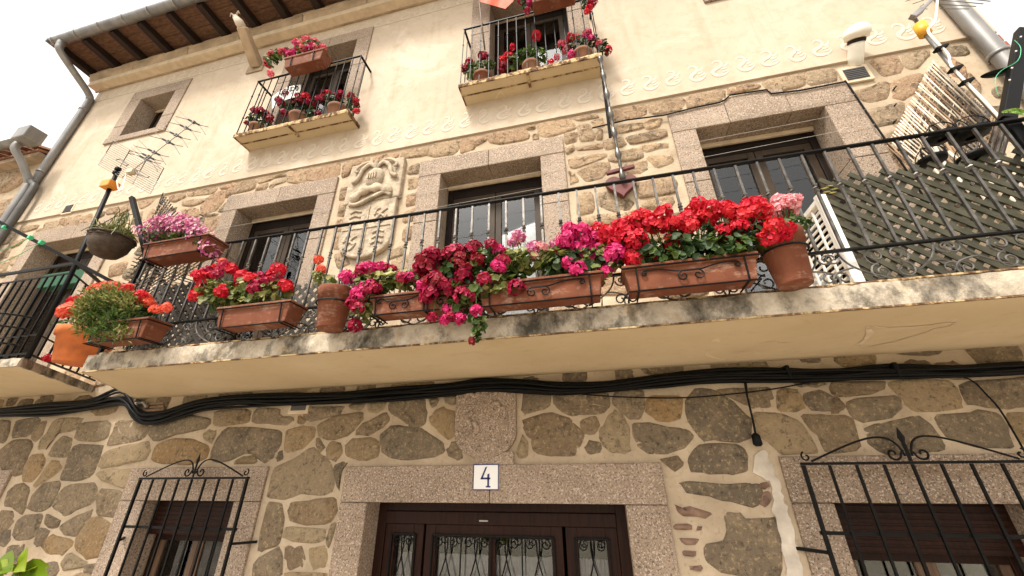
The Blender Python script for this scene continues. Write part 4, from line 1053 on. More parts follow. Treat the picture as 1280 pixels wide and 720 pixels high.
# ================================================================ plants
pr_ = random.Random(21)
def rvec():
    while True:
        v = Vector((pr_.uniform(-1, 1), pr_.uniform(-1, 1), pr_.uniform(-1, 1)))
        if .05 < v.length < 1: return v.normalized()
def leaf_round(b, p, n, r):
    n = n.normalized(); a = n.orthogonal().normalized(); a.rotate(Matrix.Rotation(pr_.uniform(0, 6.28), 3, n)); c = n.cross(a)
    k = len(b.v); b.v.append(tuple(p-n*r*.25)); m = 7
    for i in range(m):
        t = 2*math.pi*i/m; rr_ = r*(1 if i else .45)*pr_.uniform(.85, 1.12); q = p+(a*math.cos(t)+c*math.sin(t))*rr_+n*r*pr_.uniform(-.05, .22); b.v.append(tuple(q))
    for i in range(m): b.f.append((k, k+1+i, k+1+(i+1) % m))
def leaf_long(b, p, d, L, w, droop=.2):
    d = d.normalized(); s = d.cross(Vector((0, 0, 1)));
    if s.length < .1: s = d.cross(Vector((1, 0, 0)))
    s.normalize(); s.rotate(Matrix.Rotation(pr_.uniform(-1, 1), 3, d)); k = len(b.v)
    q0, q1, q2 = p, p+d*L*.5+Vector((0, 0, -droop*L*.2)), p+d*L+Vector((0, 0, -droop*L))
    b.v += [tuple(q0), tuple(q1+s*w/2), tuple(q2), tuple(q1-s*w/2)]; b.f += [(k, k+1, k+2), (k, k+2, k+3)]
def blob_pt(bl, Y, dy):
    wts = [rx*ry for _, _, rx, ry in bl]; px, py, rx, ry = pr_.choices(bl, wts)[0]
    v = rvec()*pr_.uniform(.2, 1)**.5; c = W(px, py, Y); m = pxm(c)
    return Vector((c.x+v.x*rx*m, c.y+v.y*dy, c.z+v.z*ry*m)), v
def foliage(parent, bl, Y, n, r=.03, dy=.1, mat='leaf', kind='round', name='foliage'):
    b = MB()
    for _ in range(n):
        p, v = blob_pt(bl, Y, dy)
        if kind == 'round': leaf_round(b, p, (v*.7+Vector((0, -.5, .6))+rvec()*.8), r*pr_.uniform(.6, 1.25))
        else: leaf_long(b, p, v*.6+Vector((0, -.1, .8))+rvec()*.7, r*pr_.uniform(.7, 1.4), r*.34)
    o = b.build(name, mat, parent, kind == 'round'); o['kind'] = 'stuff'; return o
def head_mesh(mat, seed, nfl=34):
    r_ = random.Random(seed); b = MB()
    for i in range(nfl):
        z = 1-1.72*(i+.5)/nfl; a = i*2.39996+r_.uniform(-.3, .3); rad = math.sqrt(max(0, 1-z*z))
        n = Vector((rad*math.cos(a), rad*math.sin(a), z*.82)).normalized(); c = n*r_.uniform(.66, .92)
        n = (n+Vector((r_.uniform(-.4, .4), r_.uniform(-.4, .4), r_.uniform(-.4, .4)))).normalized()
        t = n.orthogonal().normalized(); t.rotate(Matrix.Rotation(r_.uniform(0, 6.28), 3, n)); s = n.cross(t)
        for k in range(5):
            an = 2*math.pi*k/5; e = t*math.cos(an)+s*math.sin(an); g = n.cross(e); L = .36*r_.uniform(.8, 1.2); w_ = .16
            q = len(b.v); b.v += [tuple(c), tuple(c+e*L*.6+g*w_+n*.05), tuple(c+e*L+n*r_.uniform(-.02, .12)), tuple(c+e*L*.6-g*w_+n*.05)]; b.f.append((q, q+1, q+2, q+3))
    return b.mesh('flower_head', mat)
HEADS = {}
def head(parent, p, r, mat):
    if mat not in HEADS: HEADS[mat] = [head_mesh(mat, s) for s in (1, 2, 3)]
    o = link('flower_head', pr_.choice(HEADS[mat]), parent); o.location = p
    o.rotation_euler = (pr_.uniform(-.5, .5), pr_.uniform(-.5, .5), pr_.uniform(0, 6.28)); s = r; o.scale = (s*pr_.uniform(.9, 1.15), s*pr_.uniform(.9, 1.1), s*pr_.uniform(.85, 1.1)); return o
def heads(parent, org, sc, pts, mat, Y, rpx=11, dy=.07, root=None):
    st = MB(); m = pts.split(); mats = mat if isinstance(mat, list) else [mat]
    for i in range(0, len(m), 2):
        px, py = org[0]+float(m[i])*sc, org[1]+float(m[i+1])*sc
        p = W(px, py, Y+pr_.uniform(-dy, dy)); r_ = rpx*pxm(p)*pr_.uniform(.8, 1.2)
        head(parent, p, r_, pr_.choice(mats))
        if root is not None:
            b_ = Vector((root[0]+(p.x-root[0])*pr_.uniform(.5, .9), root[1], root[2])); st.tube(smooth_path([b_, b_.lerp(p, .5)+Vector((0, -.02, .05)), p], 3), .0035, 4)
    if st.v:
        o = st.build('stems', 'leaf', parent); o['kind'] = 'stuff'
def trough(T, x0, x1, z0, z1, yc, d, mat='terracotta', straps=2, emblem=True, frame=True):
    ins = .035*(z1-z0)/.2; n = MB()
    def ring(z, e, yy): return [(x0+e, yc-d/2+yy, z), (x1-e, yc-d/2+yy, z), (x1-e, yc+d/2-yy, z), (x0+e, yc+d/2-yy, z)]
    rg = [ring(z0, ins, ins*.7), ring(z0+.018, ins*.9, ins*.6), ring(z1-.04, .008, .008), ring(z1-.038, -.006, -.006), ring(z1, -.006, -.006), ring(z1, .012, .012), ring(z1-.03, .016, .016)]
    vs = [p for r_ in rg for p in r_]; fs = [(3, 2, 1, 0)]
    for i in range(len(rg)-1):
        for k in range(4): fs.append((i*4+k, i*4+(k+1) % 4, i*4+4+(k+1) % 4, i*4+4+k))
    fs.append((24, 25, 26, 27)); n.add(vs, fs).build('box', mat, T, False, .006)
    MB().box(x0+.02, x1-.02, yc-d/2+.02, yc+d/2-.02, z1-.028, z1-.015).build('soil', 'soil', T)
    yf = yc-d/2-.008
    if frame:
        h = MB(); xa, xb = x0+.10*(x1-x0), x1-.10*(x1-x0); L = [xa, xb]
        for x in L:
            h.bar((x, yf, z1-.03), (x, yf+ins*.6, z0-.004), .009, .006); h.bar((x, yf+ins*.6, z0-.007), (x, yc+d/2+.01, z0-.007), .009, .006, (0, 0, 1))
        for z, yy, xi in ((z1-.025, yf-.004, 0), (z0-.008, yf+ins*.6-.004, ins*.9)): h.tube([(x0-.006+xi, yc+d/2, z), (x0-.008+xi, yy, z), (x1+.008-xi, yy, z), (x1+.006-xi, yc+d/2, z)], .0055, 5)
        h.build('holder', 'iron', T)
        if emblem:
            e = MB(); xm = (x0+x1)/2; zc_ = (z0+z1)/2-.01; ye = yf-.002+ins*.3
            for s in (-1, 1):
                e.tube(spiral(xm+s*.042, zc_-.015, .034, .008, math.pi/2 if s > 0 else math.pi/2, -s*1.2, 18, ye), .0045, 5)
                e.tube(bez((xm+s*.045, ye, zc_+.02), (xm+s*.10, ye, zc_+.015), (xm+s*.12, ye, zc_+.055), ((x0 if s < 0 else x1)-s*.16*(x1-x0), ye, zc_+.045), 12), .0045, 5)
                e.tube(spiral((x0 if s < 0 else x1)-s*.16*(x1-x0), zc_+.025, .02, .006, math.pi/2, -s*1.1, 14, ye), .0045, 5)
            e.bar((xm-.05, ye, zc_+.019), (xm+.05, ye, zc_+.019), .008); e.build('scroll', 'iron', T)
def planter(label, pl, pr, py_b, z_h, Yc=-1.27, d=.17, group='terracotta trough planters', **kw):
    a, c = W(pl[0], pl[1], Yc-.02), W(pr[0], pr[1], Yc-.02); z0 = (W(pl[0], pl[1], Yc+d/2-.03).z+W(pr[0], pr[1], Yc+d/2-.03).z)/2; z_h *= .84
    T = thing('planter', label, 'planter', ((a.x+c.x)/2, Yc, z0), group); trough(T, a.x, c.x, z0, z0+z_h, Yc, d, **kw); return T, (a.x+c.x)/2, z0, z0+z_h
def pot(label, px, py_b, wpx, z_h, Yc, name='flower_pot', mat='terracotta', group='round clay pots', z0=None, ring=True):
    c = W(px, py_b, Yc); r_ = wpx*pxm(c)/2; z0 = c.z if z0 is None else z0
    T = thing(name, label, 'flower pot', (c.x, Yc, z0), group)
    MB().lathe([(r_*.66, 0), (r_*.68, .006), (r_*.90, z_h*.76), (r_*.98, z_h*.765), (r_*1.02, z_h*.98), (r_*1.0, z_h), (r_*.90, z_h), (r_*.86, z_h*.9)], 22, (c.x, Yc, z0)).build('pot', mat, T, True)
    MB().lathe([(r_*.84, z_h*.9), (r_*.4, z_h*.93), (.001, z_h*.94)], 14, (c.x, Yc, z0), cap=False).build('soil', 'soil', T, True)
    if ring:
        h = MB(); h.tube([(c.x+r_*.95*math.cos(2*math.pi*k/20), Yc+r_*.95*math.sin(2*math.pi*k/20), z0+z_h*.62) for k in range(20)], .006, 5, True)
        h.bar((c.x, Yc+r_*.9, z0+z_h*.62), (c.x, YR, z0+z_h*.62), .012).build('holder', 'iron', T)
    return T, c.x, z0, z0+z_h
A7, A8, A1 = ((220, 180), 1/3), ((480, 200), 1/3), ((740, 140), 1/3)
# -- long balcony, right to left
T, xc, z0, z1 = planter('terracotta trough with scroll bracket full of bright red geraniums beside a round pot', (783, 375), (953, 358), 0, .20)
foliage(T, [(800, 318, 34, 22), (850, 312, 40, 22), (900, 300, 40, 24), (945, 292, 28, 26), (880, 322, 60, 12)], -1.29, 520, .030, .11, 'leaf_dark')
foliage(T, [(820, 322, 45, 16), (900, 310, 55, 20)], -1.33, 170, .028, .08, 'leaf')
heads(T, *A1, '190 395 215 420 180 420 240 430 110 430 130 450 95 465 60 470 40 490 150 500 190 490 140 540 165 555 200 525 250 550 265 385 300 420 280 425 330 430 350 400 380 370 400 345 370 430 400 410 430 420 450 355 480 370 500 360 340 480 310 490 295 490 520 375 550 395 510 440 490 450 540 435 560 430 590 350 620 345 640 370 620 390 600 375 650 440 680 430 640 470 670 480 700 460 720 470 730 440 535 515 700 490 205 405 165 405 425 395 460 385 575 385', ['petal_red', 'petal_red', 'petal_scarlet'], -1.32, 11.6, .08, (xc, -1.27, z1))
T, xc, z0, z1 = pot('terracotta pot with pale pink geranium beside the bright red trough', 995, 357, 56, .34, -1.27, group=None)
foliage(T, [(992, 280, 18, 12), (985, 285, 14, 8)], -1.27, 90, .022, .08, 'leaf')
heads(T, *A1, '740 330 720 350 760 350 700 335 745 375 712 375 765 325 690 365 735 350', 'petal_pink', -1.28, 9.5, .05, (xc, -1.27, z1))
T, xc, z0, z1 = planter('terracotta trough with scroll bracket under mixed magenta and pink geraniums', (600, 391), (757, 379), 0, .19)
foliage(T, [(700, 325, 45, 22), (745, 325, 35, 22), (650, 325, 36, 18), (730, 345, 40, 10)], -1.28, 380, .030, .1, 'leaf_yellow')
foliage(T, [(720, 330, 50, 20)], -1.30, 200, .030, .1, 'leaf_dark')
heads(T, *A8, '740 265 695 265 770 320 735 285 660 355 690 320 700 355 690 385 650 350 730 410 830 350 830 420 790 300 820 290 850 360 710 400 755 300 720 330 800 335 765 345 865 345 680 300 715 300 745 355 775 375 810 375 670 330 705 340', ['petal_magenta'], -1.31, 11.8, .07, (xc, -1.27, z1))
heads(T, *A8, '800 260 840 280 880 250 910 250 935 260 860 310 930 330 940 380 915 300 895 275 950 290', 'petal_red', -1.31, 11.8, .07, (xc, -1.27, z1))
heads(T, *A8, '505 290 480 310 510 400 560 330 590 325 570 360 610 340 640 320 495 300', ['petal_pink', 'petal_petunia'], -1.31, 8, .07, (xc, -1.27, z1))
T, xc, z0, z1 = planter('terracotta trough hidden by a cascade of dark crimson geraniums', (532, 397), (592, 391), 0, .18)
foliage(T, [(560, 335, 40, 24), (600, 330, 42, 26), (635, 335, 28, 24), (590, 365, 40, 26), (575, 385, 26, 18), (640, 350, 18, 16)], -1.30, 640, .030, .1, 'leaf')
foliage(T, [(600, 350, 50, 34), (560, 350, 40, 30)], -1.27, 320, .030, .1, 'leaf_dark')
foliage(T, [(598, 405, 9, 14), (594, 420, 5, 10)], -1.34, 60, .022, .04, 'leaf')
foliage(T, [(645, 325, 25, 14), (620, 355, 22, 14)], -1.36, 130, .026, .05, 'leaf_yellow')
heads(T, *A8, '140 375 175 360 200 380 225 375 130 405 160 410 185 400 250 360 270 350 290 370 320 345 335 325 310 410 290 400 270 390 150 475 170 460 195 450 220 470 245 465 140 500 160 520 230 490 380 450 430 345 445 380 430 400 465 380 300 440 330 490 290 510 320 510 495 480 400 320 355 375 350 385 345 330 205 465 175 500', ['petal_crimson', 'petal_crimson', 'petal_crimson', 'petal_dark', 'petal_magenta'], -1.36, 11, .06, (xc, -1.27, z1))
heads(T, *A8, '345 565 180 590 240 560 250 585 285 595 230 600 170 480 185 350 140 400', ['petal_magenta', 'petal_crimson'], -1.38, 9, .04, (xc, -1.27, z1))
heads(T, *A8, '330 685 328 675', 'petal_dark', -1.36, 4.5, .01)
T, xc, z0, z1 = planter('narrow terracotta trough with scroll bracket and crimson geraniums trailing at its end', (466, 402), (541, 396), 0, .17)
foliage(T, [(458, 365, 16, 30), (480, 350, 26, 14), (510, 350, 22, 12), (455, 390, 12, 14)], -1.30, 300, .028, .09, 'leaf_yellow')
foliage(T, [(470, 355, 30, 16), (520, 352, 20, 10)], -1.27, 140, .028, .09, 'leaf')
heads(T, *A7, '650 505 635 500 700 470 720 465 790 470 810 475 705 540 730 525 750 545 680 560 690 575 665 600 680 615 670 680 865 510 850 505 660 590 770 465 740 540 690 480 875 500 725 545', ['petal_magenta', 'petal_crimson'], -1.33, 9, .06, (xc, -1.27, z1))
T, xc, z0, z1 = pot('slim terracotta pot with one salmon geranium between two troughs', 412, 412, 46, .31, -1.27, group=None)
foliage(T, [(408, 352, 15, 8), (400, 345, 10, 6)], -1.27, 70, .022, .07, 'leaf_yellow')
heads(T, *A7, '535 435 545 470', 'petal_coral', -1.28, 7, .02, (xc, -1.27, z1))
T, xc, z0, z1 = planter('plain terracotta trough with red geraniums and dry stems', (273, 415), (363, 412), 0, .20, emblem=False)
foliage(T, [(270, 365, 28, 18), (310, 362, 35, 18), (345, 365, 22, 16), (300, 375, 45, 10)], -1.29, 420, .028, .1, 'leaf_yellow')
foliage(T, [(300, 365, 50, 16)], -1.27, 180, .028, .1, 'leaf')
heads(T, *A7, '90 495 120 480 150 470 180 462 205 470 85 550 110 540 75 570 130 500 172 555 100 515 250 500 280 505 310 500 265 520 300 540 330 515 360 490 385 470 380 510 410 530 420 540 345 540 240 530 350 520 155 490 180 545', ['petal_red', 'petal_red', 'petal_scarlet', 'petal_crimson'], -1.31, 8.5, .07, (xc, -1.27, z1))
heads(T, *A7, '175 440', 'petal_coral', -1.31, 5, .02, (xc, -1.27, z1))
T, xc, z0, z1 = planter('terracotta trough of bushy herbs and coral red geraniums at the balcony corner', (113, 436), (186, 430), 0, .20, Yc=-1.29, d=.19, emblem=False)
foliage(T, [(125, 398, 24, 26), (148, 404, 22, 24), (140, 380, 28, 16), (130, 418, 18, 12)], -1.38, 1500, .046, .10, 'leaf', 'long')
foliage(T, [(120, 380, 24, 18), (110, 395, 14, 20), (150, 375, 20, 12)], -1.41, 1900, .038, .10, 'leaf_yellow', 'long')
foliage(T, [(104, 384, 10, 10), (118, 368, 12, 8), (142, 364, 14, 8), (165, 380, 12, 12), (108, 412, 8, 12), (152, 420, 10, 10)], -1.40, 700, .040, .08, 'leaf_yellow', 'long')
foliage(T, [(165, 385, 22, 16), (185, 390, 14, 10)], -1.30, 130, .026, .08, 'leaf')
heads(T, (60, 330), .19436, '110 300 140 285 165 300 180 240 95 320 150 315 275 180 310 170 370 150 430 150 440 165 410 140 520 150 500 165 540 215 590 215 570 235 610 250 650 250 600 205 690 295 760 285 630 230 130 300 330 185 200 230', ['petal_coral', 'petal_coral', 'petal_coral', 'petal_coral', 'petal_scarlet'], -1.36, 7.5, .07, (xc, -1.29, z1))
# petunia trough on the top rail
T, xc, z0, z1 = planter('terracotta trough of small pink and white petunias hung on the top rail', (183, 329), (258, 333), 0, .19, Yc=-1.27, d=.2, emblem=False)
foliage(T, [(200, 292, 24, 12), (235, 295, 24, 12), (255, 305, 12, 14)], -1.28, 260, .024, .1, 'leaf')
b = MB()
for _ in range(1150):
    p, v = blob_pt([(200, 284, 24, 15), (230, 284, 26, 16), (250, 295, 14, 16), (184, 292, 10, 10), (262, 312, 5, 14), (215, 278, 24, 12)], -1.31, .12)
    if v.z < -.8: continue
    leaf_round(b, p, v+Vector((0, -.7, .3)), .015)
o = b.build('petunia_flowers', 'petal_petunia', T); o['kind'] = 'stuff'
# hanging wicker basket
c = W(141, 298, -1.2); rb = 21*pxm(c)
T = thing('hanging_basket', 'dark wicker hanging basket of wispy yellow green plants beside the antenna mast', 'hanging basket', (c.x, c.y, c.z-rb*1.3))
bk = MB().lathe([(rb*.25, -rb*1.3), (rb*.6, -rb*1.15), (rb*.88, -rb*.7), (rb*1.0, 0), (rb*.97, rb*.02), (rb*.85, -rb*.3)], 22, c)
bk.build('bowl', 'wicker', T, True)
for k in range(9):
    z = -rb*1.2+k*rb*.15; f = min(1, ((z+rb*1.36)/(rb*1.36)))**.55; MB().tube([(c.x+rb*f*1.02*math.cos(2*math.pi*t/22), c.y+rb*f*1.02*math.sin(2*math.pi*t/22)+.006*math.sin(t*3+k*2), c.z+z) for t in range(22)], .012, 5, True).build('wicker_strand', 'wicker', T, True)
for k in range(3):
    a = 2*math.pi*k/3+.4; MB().tube([(c.x+rb*.98*math.cos(a), c.y+rb*.98*math.sin(a), c.z), (c.x, c.y, c.z+rb*2.1)], .004, 4).build('chain', 'iron', T)
b = MB()
for _ in range(750):
    a = pr_.uniform(0, 6.28); d_ = Vector((math.cos(a)*.6, math.sin(a)*.5, pr_.uniform(.2, 1.1))); p = c+Vector((pr_.uniform(-.7, .7)*rb, pr_.uniform(-.6, .6)*rb, pr_.uniform(-.05, .5)*rb)); leaf_long(b, p, d_, pr_.uniform(.05, .13), .012, pr_.uniform(.1, .8))
for _ in range(46):
    p = c+Vector((pr_.uniform(-.5, 1.1)*rb, pr_.uniform(-.6, .2)*rb, 0)); q = p+Vector((pr_.uniform(-.12, .16), pr_.uniform(-.1, .05), pr_.uniform(-.1, .32))); b.tube(smooth_path([p, p.lerp(q, .5)+Vector((0, 0, .08)), q], 3), .004, 4)
o = b.build('foliage', 'leaf_yellow', T); o['kind'] = 'stuff'
# orange pot on the corner balcony
T, xc, z0, z1 = pot('bright orange ribbed clay pot standing on the corner balcony behind the bars', 88, 468, 62, .34, -.85, mat='terracotta_orange', group=None, z0=LZ1, ring=False)
foliage(T, [(78, 405, 14, 5)], -.85, 40, .02, .08, 'leaf')
heads(T, (0, 0), 1, '82 413 60 448', 'petal_red', -.95, 5, .02)
# upper balconies
def upot(label, px, py, wpx, h, mat='clay_pale'): return pot(label, px, py, wpx, h, -.20, mat=mat, group=None, z0=7.086, ring=False)
O1 = ((290, 30), .23622)
T, xc, z0, z1 = upot('clay pot of dark red geraniums at the gargoyle end of the upper balcony', 321, 165, 20, .22)
foliage(T, [(322, 148, 18, 9), (332, 158, 10, 10)], -.22, 150, .03, .09, 'leaf_dark'); heads(T, *O1, '120 460 150 460 180 470 80 525 205 490 130 470 170 490 200 505', ['petal_crimson', 'petal_dark'], -.25, 4.8, .05)
T, xc, z0, z1 = upot('clay pot of dark red geraniums in the middle of the gargoyle balcony', 373, 152, 24, .24)
foliage(T, [(372, 132, 24, 10), (392, 142, 12, 10)], -.22, 200, .03, .09, 'leaf_dark'); heads(T, *O1, '290 375 335 385 350 380 390 390 260 420 340 425 380 400 410 415 250 405 455 475 275 470 320 400 365 410 425 430', ['petal_crimson', 'petal_dark', 'petal_red'], -.25, 5.2, .05)
T, xc, z0, z1 = upot('wide clay pot of dark red geraniums at the far end of the gargoyle balcony', 421, 143, 25, .22)
foliage(T, [(415, 125, 20, 9), (442, 130, 8, 14)], -.22, 160, .03, .09, 'leaf_dark'); heads(T, *O1, '490 365 465 400 510 365 575 370 630 385 655 410 660 460 660 430 640 400 480 385 560 385', ['petal_crimson', 'petal_dark', 'petal_red'], -.25, 5, .05)
T, xc, z0, z1 = planter('terracotta trough of pink geraniums hung on the gargoyle balcony rail', (353, 100), (403, 87), 0, .26, Yc=-.46, d=.22, emblem=False, frame=False, group=None)
MB().bar((xc-.2, -.33, z1-.05), (xc-.2, -.58, z1-.05), .012).bar((xc+.2, -.33, z1-.05), (xc+.2, -.58, z1-.05), .012).bar((xc-.2, -.58, z1-.04), (xc-.2, -.56, z0-.006), .012).bar((xc+.2, -.58, z1-.04), (xc+.2, -.56, z0-.006), .012).build('holder', 'iron', T)
foliage(T, [(350, 68, 18, 8), (385, 60, 20, 10), (338, 76, 8, 10)], -.47, 220, .03, .1, 'leaf'); heads(T, *O1, '205 160 180 190 215 165 260 145 290 145 190 215 205 265 180 210 330 100 350 130 375 130 400 75 420 110 440 95 460 110 480 125 380 80 340 95 300 160 320 150 235 170 360 110 410 130 390 100 440 120', ['petal_rose', 'petal_magenta'], -.48, 4.2, .06)
O2 = ((560, 0), .19452)
T, xc, z0, z1 = upot('terracotta pot of dark red geraniums at the flag end of the upper balcony', 603, 103, 24, .22, 'terracotta')
foliage(T, [(600, 83, 20, 10), (588, 92, 8, 10)], -.22, 190, .03, .09, 'leaf'); heads(T, *O2, '135 400 115 435 225 360 345 440 340 460 240 365 110 450 150 410 215 355 350 420', ['petal_crimson', 'petal_dark'], -.25, 5.2, .05)
T, xc, z0, z1 = upot('clay pot of leafy geranium with few orange red blooms', 664, 88, 23, .22)
foliage(T, [(658, 68, 20, 12), (640, 78, 10, 10), (675, 70, 10, 10)], -.22, 240, .03, .09, 'leaf'); heads(T, *O2, '415 305 360 385 380 360 400 360 570 232 660 400 345 390', ['petal_scarlet', 'petal_red'], -.25, 5.2, .05)
T, xc, z0, z1 = upot('clay pot of pink red geraniums above the heart ornament', 728, 72, 25, .22)
foliage(T, [(725, 55, 26, 10), (752, 60, 8, 12)], -.22, 180, .03, .09, 'leaf_dark'); heads(T, *O2, '725 285 765 280 760 320 790 240 830 245 890 215 920 245 960 270 975 285 1030 320 790 350 700 370 745 300 880 240 905 215', ['petal_magenta', 'petal_rose', 'petal_red'], -.25, 5, .05)
T, xc, z0, z1 = planter('terracotta trough of red geraniums hung on the flag balcony rail', (664, 19), (723, 6), 0, .26, Yc=-.46, d=.22, emblem=False, frame=False, group=None)
MB().bar((xc-.25, -.33, z1-.05), (xc-.25, -.58, z1-.05), .012).bar((xc+.25, -.33, z1-.05), (xc+.25, -.58, z1-.05), .012).bar((xc-.25, -.58, z1-.04), (xc-.25, -.56, z0-.006), .012).bar((xc+.25, -.58, z1-.04), (xc+.25, -.56, z0-.006), .012).build('holder', 'iron', T)
foliage(T, [(690, -18, 30, 10), (735, 2, 8, 12), (656, 5, 6, 10)], -.47, 220, .03, .1, 'leaf_dark'); heads(T, *O2, '915 10 935 15 905 55 890 75 510 70 470 5 880 -10 800 -50 700 -60 600 -50 550 -20 930 -10 520 20', ['petal_red', 'petal_crimson', 'petal_magenta'], -.48, 4.8, .06)
# bright citrus sprig in the foreground: a shrub standing in a street pot
bp = Vector((-1.66, -2.35, 0))
T = thing('citrus_shrub', 'bright green leafy shrub in a street pot below the narrow window grille', 'shrub', bp)
MB().lathe([(.17, 0), (.19, .02), (.25, .42), (.27, .43), (.27, .5), (.24, .5), (.23, .46)], 24, bp).build('pot', 'terracotta', T, True)
tip = W(20, 715, -2.35)
MB().tube([bp+Vector((0, 0, .4)), bp+Vector((.02, .02, 1.0)), bp+Vector((-.05, 0, tip.z-.12)), tip], [.02, .018, .012, .006], 6).build('trunk', 'wood_brown', T, True)
b = MB()
def big_leaf(b, p, d, L, w_):
    d = d.normalized(); s = d.cross(Vector((.2, -.9, .3))).normalized(); n = s.cross(d); k = len(b.v); prof_ = [(0, .05), (.2, .62), (.45, 1), (.7, .78), (.9, .3), (1, .02)]
    for t, ww in prof_:
        m = p+d*(L*t)+Vector((0, 0, -.25*L*t*t)); b.v += [tuple(m-s*w_/2*ww+n*w_*.18*ww), tuple(m), tuple(m+s*w_/2*ww+n*w_*.18*ww)]
    for i in range(len(prof_)-1):
        for j in (0, 1): b.f.append((k+i*3+j, k+i*3+j+1, k+i*3+4+j, k+i*3+3+j))
m_ = pxm(tip)
for (xa, ya), (xb, yb) in (((22, 712), (36, 678)), ((20, 716), (68, 690)), ((24, 714), (70, 697)), ((15, 714), (0, 684)), ((8, 718), (2, 690)), ((30, 718), (55, 705)), ((5, 722), (-15, 695)), ((20, 720), (48, 712)), ((0, 720), (22, 700)), ((25, 700), (45, 682)), ((10, 716), (18, 686)), ((28, 716), (62, 700)), ((14, 720), (38, 700)), ((2, 716), (-6, 680)), ((34, 720), (66, 712)), ((12, 722), (30, 716))):
    a, c_ = W(xa, ya, -2.35+pr_.uniform(-.05, .05)), W(xb, yb, -2.35+pr_.uniform(-.08, .05)); lb = MB(); big_leaf(lb, a, c_-a, (c_-a).length*1.05, (c_-a).length*.27); lb.build('leaf', 'leaf_bright', T, True)
lb = MB()
for _ in range(180):
    v = rvec(); p = bp+Vector((v.x*.28, v.y*.28, tip.z-.38+v.z*.25)); big_leaf(lb, p, v+Vector((0, 0, .4)), .10, .042)
o = lb.build('foliage', 'leaf_bright', T, True); o['kind'] = 'stuff'
# ================================================================ lattices, canes, antennas and other things
def lattice(label, x0, x1, z0, z1, Y, mat, pitch=.095, sw=.032, trim=False, name='trellis_panel', jag=.0, back=False):
    T = thing(name, label, 'trellis', ((x0+x1)/2, Y, z0)); r_ = random.Random(int(abs(x0)*100))
    Wd, H = x1-x0, z1-z0
    for sgn, yo in ((1, 0), (-1, .011)):
        t = -H+pitch*.5
        while t < Wd:
            # line from (t,H) down-right to (t+H,0) for sgn 1 ; mirrored otherwise
            a0, a1 = max(0, -t), min(H, Wd-t); je = r_.uniform(0, jag)
            if a1-a0 > .06:
                p = [(t+a0, H-a0), (t+a1, H-a1)]
                if sgn < 0: p = [(Wd-u, w) for u, w in p]
                (ua, wa), (ub, wb) = p; MB().bar((x0+ua, Y+yo, z0+wa+je), (x0+ub, Y+yo, z0+wb), sw, .008).build('slat', mat, T)
            t += pitch*1.414
    if back:  # added dark layer: its colour stands in for shade in the lattice gaps
        for k in range(int((Wd+H)/(pitch*1.414))):
            t = -H+pitch*(1.2+1.414*k); a0, a1 = max(0, -t), min(H, Wd-t)
            if a1-a0 > .06: MB().bar((x0+t+a0, Y+.03, z0+H-a0), (x0+t+a1, Y+.03, z0+H-a1), sw*.9, .006).build('slat', 'cane_dark', T)
    return T
a, c = W(1024, 226, -.98), W(1280, 205, -.98)
lattice('dark green diagonal wooden lattice behind the railing beside the white slatted panel', a.x, 4.05, ZS1+.003, (W(1093, 218, -.98).z), -.98, 'lattice_green', .066, .036, jag=.04)
lattice('dark grey lattice behind the railing below the petunia trough', -4.22, -3.06, ZS1+.003, 4.05, -1.0, 'lattice_grey', .062, .030, back=True)
lattice('grey lattice behind the railing by the slim terracotta pot', -3.0, -1.9, ZS1+.003, 4.02, -.75, 'lattice_grey', .07, .03)
# pale yellow flower ornament on the lattice
q = W(1037, 237, -1.0); FO = thing('flower_ornament', 'small pale yellow flower fixed to the green lattice', 'ornament', q)
b = MB()
for k in range(5):
    an = 2*math.pi*k/5; b.lathe([(.001, -.004), (.026, 0), (.001, .004)], 8, (q.x+.030*math.cos(an), q.y-.004*(k % 2), q.z+.030*math.sin(an)), 1, .3)
b.build('petals', 'petal_yellow', FO, True)
# white slatted panel
xp = W(1023, 246, -1.05).x; zt = W(1023, 246, -1.05).z
P = thing('slatted_panel', 'white slatted panel standing on the balcony at the end of the green lattice', 'panel', (xp, -.9, ZS1))
y0_, y1_ = -1.06, -.62
for y in (y0_, y1_): MB().box(xp-.03, xp+.03, y-.018, y+.018, ZS1, zt).build('post', 'white_paint', P, False, .004)
for z in (ZS1+.03, zt-.03): MB().box(xp-.022, xp+.022, y0_+.018, y1_-.018, z-.018, z+.018).build('rail', 'white_paint', P, False, .004)
k = 0; z = ZS1+.07
while z < zt-.06: MB().box(xp-.006, xp+.006, y0_+.018, y1_-.018, z, z+.012).build('slat', 'white_paint', P); z += .045
for y in (-.95, -.84, -.73): MB().box(xp-.018, xp-.0065, y-.006, y+.006, ZS1+.05, zt-.05).build('slat', 'white_paint', P)
# cane fan at the right
CF = thing('cane_screen', 'fan of pale willow canes against the stone wall at the right corner', 'screen', W(1215, 250, -.6))
rf = random.Random(4)
for k in range(31):
    t = k/30; Y = -.55+rf.uniform(-.03, .03)
    a = (1165+(1108-1165)*t, 76+(182-76)*t); e = (1242+(1200-1242)*t+rf.uniform(-8, 8), 150+(262-150)*t+rf.uniform(-6, 6))
    p = W(*a, Y); q = W(*e, Y+.06); MB().tube([p, p.lerp(q, .5)+Vector((0, 0, rf.uniform(-.01, .02))), q], [.0045, .0058, .0045], 6).build('cane', 'cane_pale' if rf.random() < .8 else 'cane_brown', CF, True)
for k in range(40):  # crossing canes, coloured dark to put shade in the gaps between pale ones
    t = k/39; Y = -.49+rf.uniform(-.02, .02); a = (1168+(1262-1168)*t, 80+(165-80)*t); e = (1120+(1235-1120)*t+rf.uniform(-5, 5), 190+(262-190)*t)
    MB().tube([W(*a, Y), W(*e, Y)], .009, 6).build('cane', 'cane_dark' if rf.random() < .8 else 'cane_brown', CF, True)
